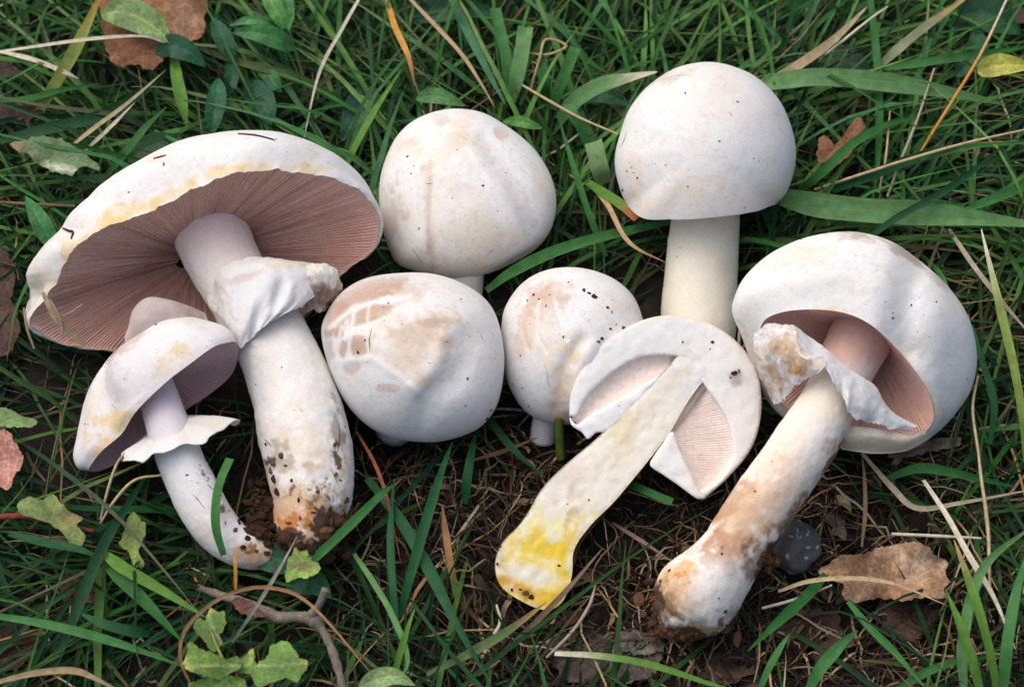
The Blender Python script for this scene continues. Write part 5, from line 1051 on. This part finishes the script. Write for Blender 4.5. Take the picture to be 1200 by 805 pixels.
flat_leaf('drooping folded toothed leaf below the small mushroom', [(150, 606), (158, 600), (168, 610), (172, 624), (166, 636), (162, 646), (170, 660), (160, 666), (154, 656), (148, 644), (140, 636), (146, 622)], lambda x, y: 60 + 0 * x, srgb(104, 122, 56), [[(160, 602), (158, 664)]], 17, 4, M_LEAF)
flat_leaf('lobed yellow green leaf with brown spot by the mushroom foot', [(336, 660), (342, 646), (350, 636), (358, 640), (366, 648), (364, 656), (374, 660), (373, 672), (360, 676), (348, 676), (338, 682), (334, 672)], lambda x, y: 66 + 0 * x, srgb(134, 160, 76), [[(336, 680), (352, 660), (360, 642)]], 19, 3, M_LEAF, [(355, 664, 11, 6, 0, srgb(110, 80, 66), .9, .6)])
flat_leaf('green leaf scrap at the left edge below the pink leaf', [(-12, 476), (8, 478), (26, 486), (44, 492), (36, 500), (14, 500), (-12, 498)], lambda x, y: 56 + 0 * x, srgb(112, 140, 84), [], 20, 3, M_LEAF)
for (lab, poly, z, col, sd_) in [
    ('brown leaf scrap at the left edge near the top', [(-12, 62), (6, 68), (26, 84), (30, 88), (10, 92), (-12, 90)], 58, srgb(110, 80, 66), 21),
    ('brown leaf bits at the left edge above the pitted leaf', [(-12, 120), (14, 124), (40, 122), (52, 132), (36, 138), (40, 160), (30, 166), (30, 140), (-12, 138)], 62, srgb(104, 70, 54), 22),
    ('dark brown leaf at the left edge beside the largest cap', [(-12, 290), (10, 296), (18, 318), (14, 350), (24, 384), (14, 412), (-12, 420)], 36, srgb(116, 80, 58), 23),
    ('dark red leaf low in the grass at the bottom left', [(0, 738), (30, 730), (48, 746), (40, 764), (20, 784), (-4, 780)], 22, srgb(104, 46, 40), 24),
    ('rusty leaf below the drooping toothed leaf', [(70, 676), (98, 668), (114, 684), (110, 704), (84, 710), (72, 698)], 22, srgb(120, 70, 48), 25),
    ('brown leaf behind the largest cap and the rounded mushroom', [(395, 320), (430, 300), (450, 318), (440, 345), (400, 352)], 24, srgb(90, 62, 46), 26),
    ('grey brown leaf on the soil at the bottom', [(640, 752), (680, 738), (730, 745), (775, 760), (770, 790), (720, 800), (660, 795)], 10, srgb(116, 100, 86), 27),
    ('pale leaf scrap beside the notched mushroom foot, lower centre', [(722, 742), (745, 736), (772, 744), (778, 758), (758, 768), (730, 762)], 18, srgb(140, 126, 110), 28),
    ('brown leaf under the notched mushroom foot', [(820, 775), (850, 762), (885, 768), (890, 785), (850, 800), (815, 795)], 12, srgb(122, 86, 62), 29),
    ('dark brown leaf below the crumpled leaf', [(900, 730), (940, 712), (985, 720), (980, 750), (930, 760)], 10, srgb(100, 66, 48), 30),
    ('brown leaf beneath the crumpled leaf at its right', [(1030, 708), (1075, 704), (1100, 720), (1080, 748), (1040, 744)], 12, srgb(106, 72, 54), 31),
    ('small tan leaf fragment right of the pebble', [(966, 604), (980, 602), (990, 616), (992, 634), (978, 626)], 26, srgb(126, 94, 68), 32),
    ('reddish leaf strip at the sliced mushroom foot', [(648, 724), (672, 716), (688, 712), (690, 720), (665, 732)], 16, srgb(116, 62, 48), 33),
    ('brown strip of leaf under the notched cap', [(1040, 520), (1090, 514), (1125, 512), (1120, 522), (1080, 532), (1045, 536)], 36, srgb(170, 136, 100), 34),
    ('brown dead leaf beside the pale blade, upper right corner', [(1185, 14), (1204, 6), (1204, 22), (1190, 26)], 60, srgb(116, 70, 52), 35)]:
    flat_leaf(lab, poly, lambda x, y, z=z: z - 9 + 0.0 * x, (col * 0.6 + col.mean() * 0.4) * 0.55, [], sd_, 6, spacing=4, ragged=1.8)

# leafy sprig at the bottom left: one stem, several lobed leaflets
sp_root = thing('leafy_sprig', 'bright green sprig of lobed leaves beside the twig, bottom left', 'sprig', P([285, 790, 0])[0])
LG = srgb(98, 132, 58)
for i, (poly, z) in enumerate([
    ([(250, 762), (238, 750), (226, 736), (232, 722), (240, 726), (246, 712), (256, 716), (262, 714), (264, 730), (258, 744), (262, 754)], 92),
    ([(278, 768), (262, 772), (248, 764), (222, 770), (216, 782), (232, 790), (254, 794), (272, 788), (284, 780)], 96),
    ([(262, 770), (240, 760), (222, 752), (218, 766), (214, 776), (226, 786), (246, 780)], 84),
    ([(292, 790), (302, 776), (312, 770), (318, 756), (330, 750), (342, 754), (348, 766), (360, 776), (356, 786), (348, 798), (334, 794), (318, 798), (304, 806)], 92),
    ([(262, 790), (240, 794), (222, 800), (226, 818), (262, 822), (290, 810), (286, 794)], 80),
    ([(284, 770), (296, 758), (300, 772), (306, 784), (292, 790), (280, 784)], 88)]):
    cc = np.mean(poly, 0); far_ = max(poly, key=lambda q: math.hypot(q[0] - 282, q[1] - 780))
    flat_leaf(None, poly, lambda x, y, z=z: z + 0.06 * (x - 280) * (1 if z == 92 else -1), LG * (0.85 + 0.06 * i) * A(1 + 0.05 * (i % 3), 1, 0.9), [[(282, 780), tuple(cc), far_]], 50 + i, 3.5, M_LEAF, [(far_[0], far_[1], 9, 7, 0, srgb(190, 180, 90), .7, 1)], 'leaflet', 3, sp_root, vein_col=srgb(176, 196, 130))
for pts in ([(282, 815, 30), (283, 795, 60), (282, 778, 90)], [(283, 795, 60), (298, 788, 80), (322, 778, 94)], [(283, 790, 70), (262, 772, 90), (246, 735, 94)]):
    q = spl(pts, 16); p = P(q); th = np.linspace(0, 2 * math.pi, 6, endpoint=False); V = (p[:, None] + 1.5 * K * np.stack([np.cos(th), np.sin(th), 0 * th], 1)[None]).reshape(-1, 3)
    build('stalk', V, [grid(16, 6, True)], M_LEAF, sp_root, np.tile(srgb(150, 150, 80), (len(V), 1)))

# twig, red stem, pebble
def stick(name, label, cat, branches, col, parts=('branch', 'side_branch'), seed=0, knob=0.16):
    root = thing(name, label, cat, P([branches[0][0][0], branches[0][0][1], 0])[0])
    for i, pts in enumerate(branches):
        q = spl(np.asarray(pts, float), 60); p = P(q[:, :3]); t = unit(np.gradient(p, axis=0)); e1 = unit(np.cross(t, A(0.2, 0.1, 1))); e2 = np.cross(t, e1); th = np.linspace(0, 2 * math.pi, 16, endpoint=False)
        rr = q[:, 3] * 0.82 * K * (1 + knob * (fbm(q[:, :3], 9, 2, seed + i) - 0.5) * 2)
        V = p[:, None] + rr[:, None, None] * (np.cos(th)[None, :, None] * e1[:, None] + np.sin(th)[None, :, None] * e2[:, None]); V = V.reshape(-1, 3)
        V += (fbm(V / K, 4, 3, seed)[:, None] - 0.5) * 1.6 * K
        n = len(V); V = np.vstack([V, p[:1], p[-1:]]); k = np.arange(16); k1 = (k + 1) % 16
        caps = np.vstack([np.stack([k1, k, np.full(16, n)], 1), np.stack([k + 59 * 16, k1 + 59 * 16, np.full(16, n + 1)], 1)])
        c = np.tile(col, (len(V), 1)) * (0.6 + 0.8 * fbm(V / K, 6, 4, seed + 5))[:, None]
        build(parts[0] if i == 0 else parts[1], V, [grid(60, 16, True), caps], M_WOOD, root, c)
stick('twig', 'gnarled grey brown twig with a cut side shoot, bottom left', 'twig', [[(232, 688, 14, 5), (262, 698, 30, 6), (295, 708, 44, 7), (325, 722, 52, 7.5), (350, 722, 56, 8), (368, 726, 56, 8.5), (382, 745, 54, 6), (394, 775, 50, 5.5), (404, 815, 44, 5)], [(364, 722, 58, 7), (374, 708, 72, 6), (382, 690, 86, 6)]], srgb(120, 110, 98), seed=3, knob=0.35)
stick('red_stem', 'dark red woody stem lying at the left edge', 'stem', [[(-12, 606, 50, 4.2), (30, 604, 56, 4), (60, 610, 56, 3.6), (110, 622, 46, 3)]], srgb(112, 58, 44), seed=9, knob=.05)
flat_leaf('purple brown curled leaf scrap on the twig', [(274, 702), (284, 698), (296, 706), (306, 714), (314, 722), (300, 722), (284, 718), (276, 712)], lambda x, y: 66 + 0 * x, srgb(104, 74, 64), [], 61, 3, spacing=3)
n_a, n_b = 40, 26; th = np.linspace(0, math.pi, n_b); ph = np.linspace(0, 2 * math.pi, n_a, endpoint=False)
v = np.array([[math.sin(a) * math.cos(b), math.sin(a) * math.sin(b), math.cos(a) * 0.55] for a in th for b in ph]); v *= (0.9 + 0.35 * (fbm(v + 5, 0.9, 3, 4) - 0.5) * 2)[:, None]
v *= A(33, 34, 34) * K; V = v + P([934, 640, 22])[0]
c = srgb(74, 76, 76) * (0.6 + 0.7 * fbm(V / K, 10, 4, 3))[:, None]; c[fbm(V / K, 3, 2, 8) > 0.74] = srgb(170, 172, 168)
build('pebble', V, [grid(n_b, n_a, True)], M_STONE, None, c, label='rounded dark grey pebble beside the stained stem', cat='pebble')
# straw scraps caught on the rim of the largest cap
for lab, pts, w in [('frayed straw tuft caught on the left rim of the largest cap', [(50, 342, 262), (62, 368, 250), (78, 385, 238), (100, 404, 222)], 6),
                    ('thin straw hanging over the left rim of the largest cap', [(28, 360, 250), (32, 385, 236), (40, 408, 220)], 3),
                    ('short straw inside the left rim of the largest cap', [(58, 350, 262), (70, 372, 250), (74, 392, 238)], 3.5),
                    ('straw sprig sticking out of the left gills', [(66, 372, 250), (82, 366, 246), (97, 356, 240)], 2.4)]:
    blade(lab, pts, w, srgb(170, 148, 116), None, 0, False, .3, 'straw', 'straw', M_STRAW)
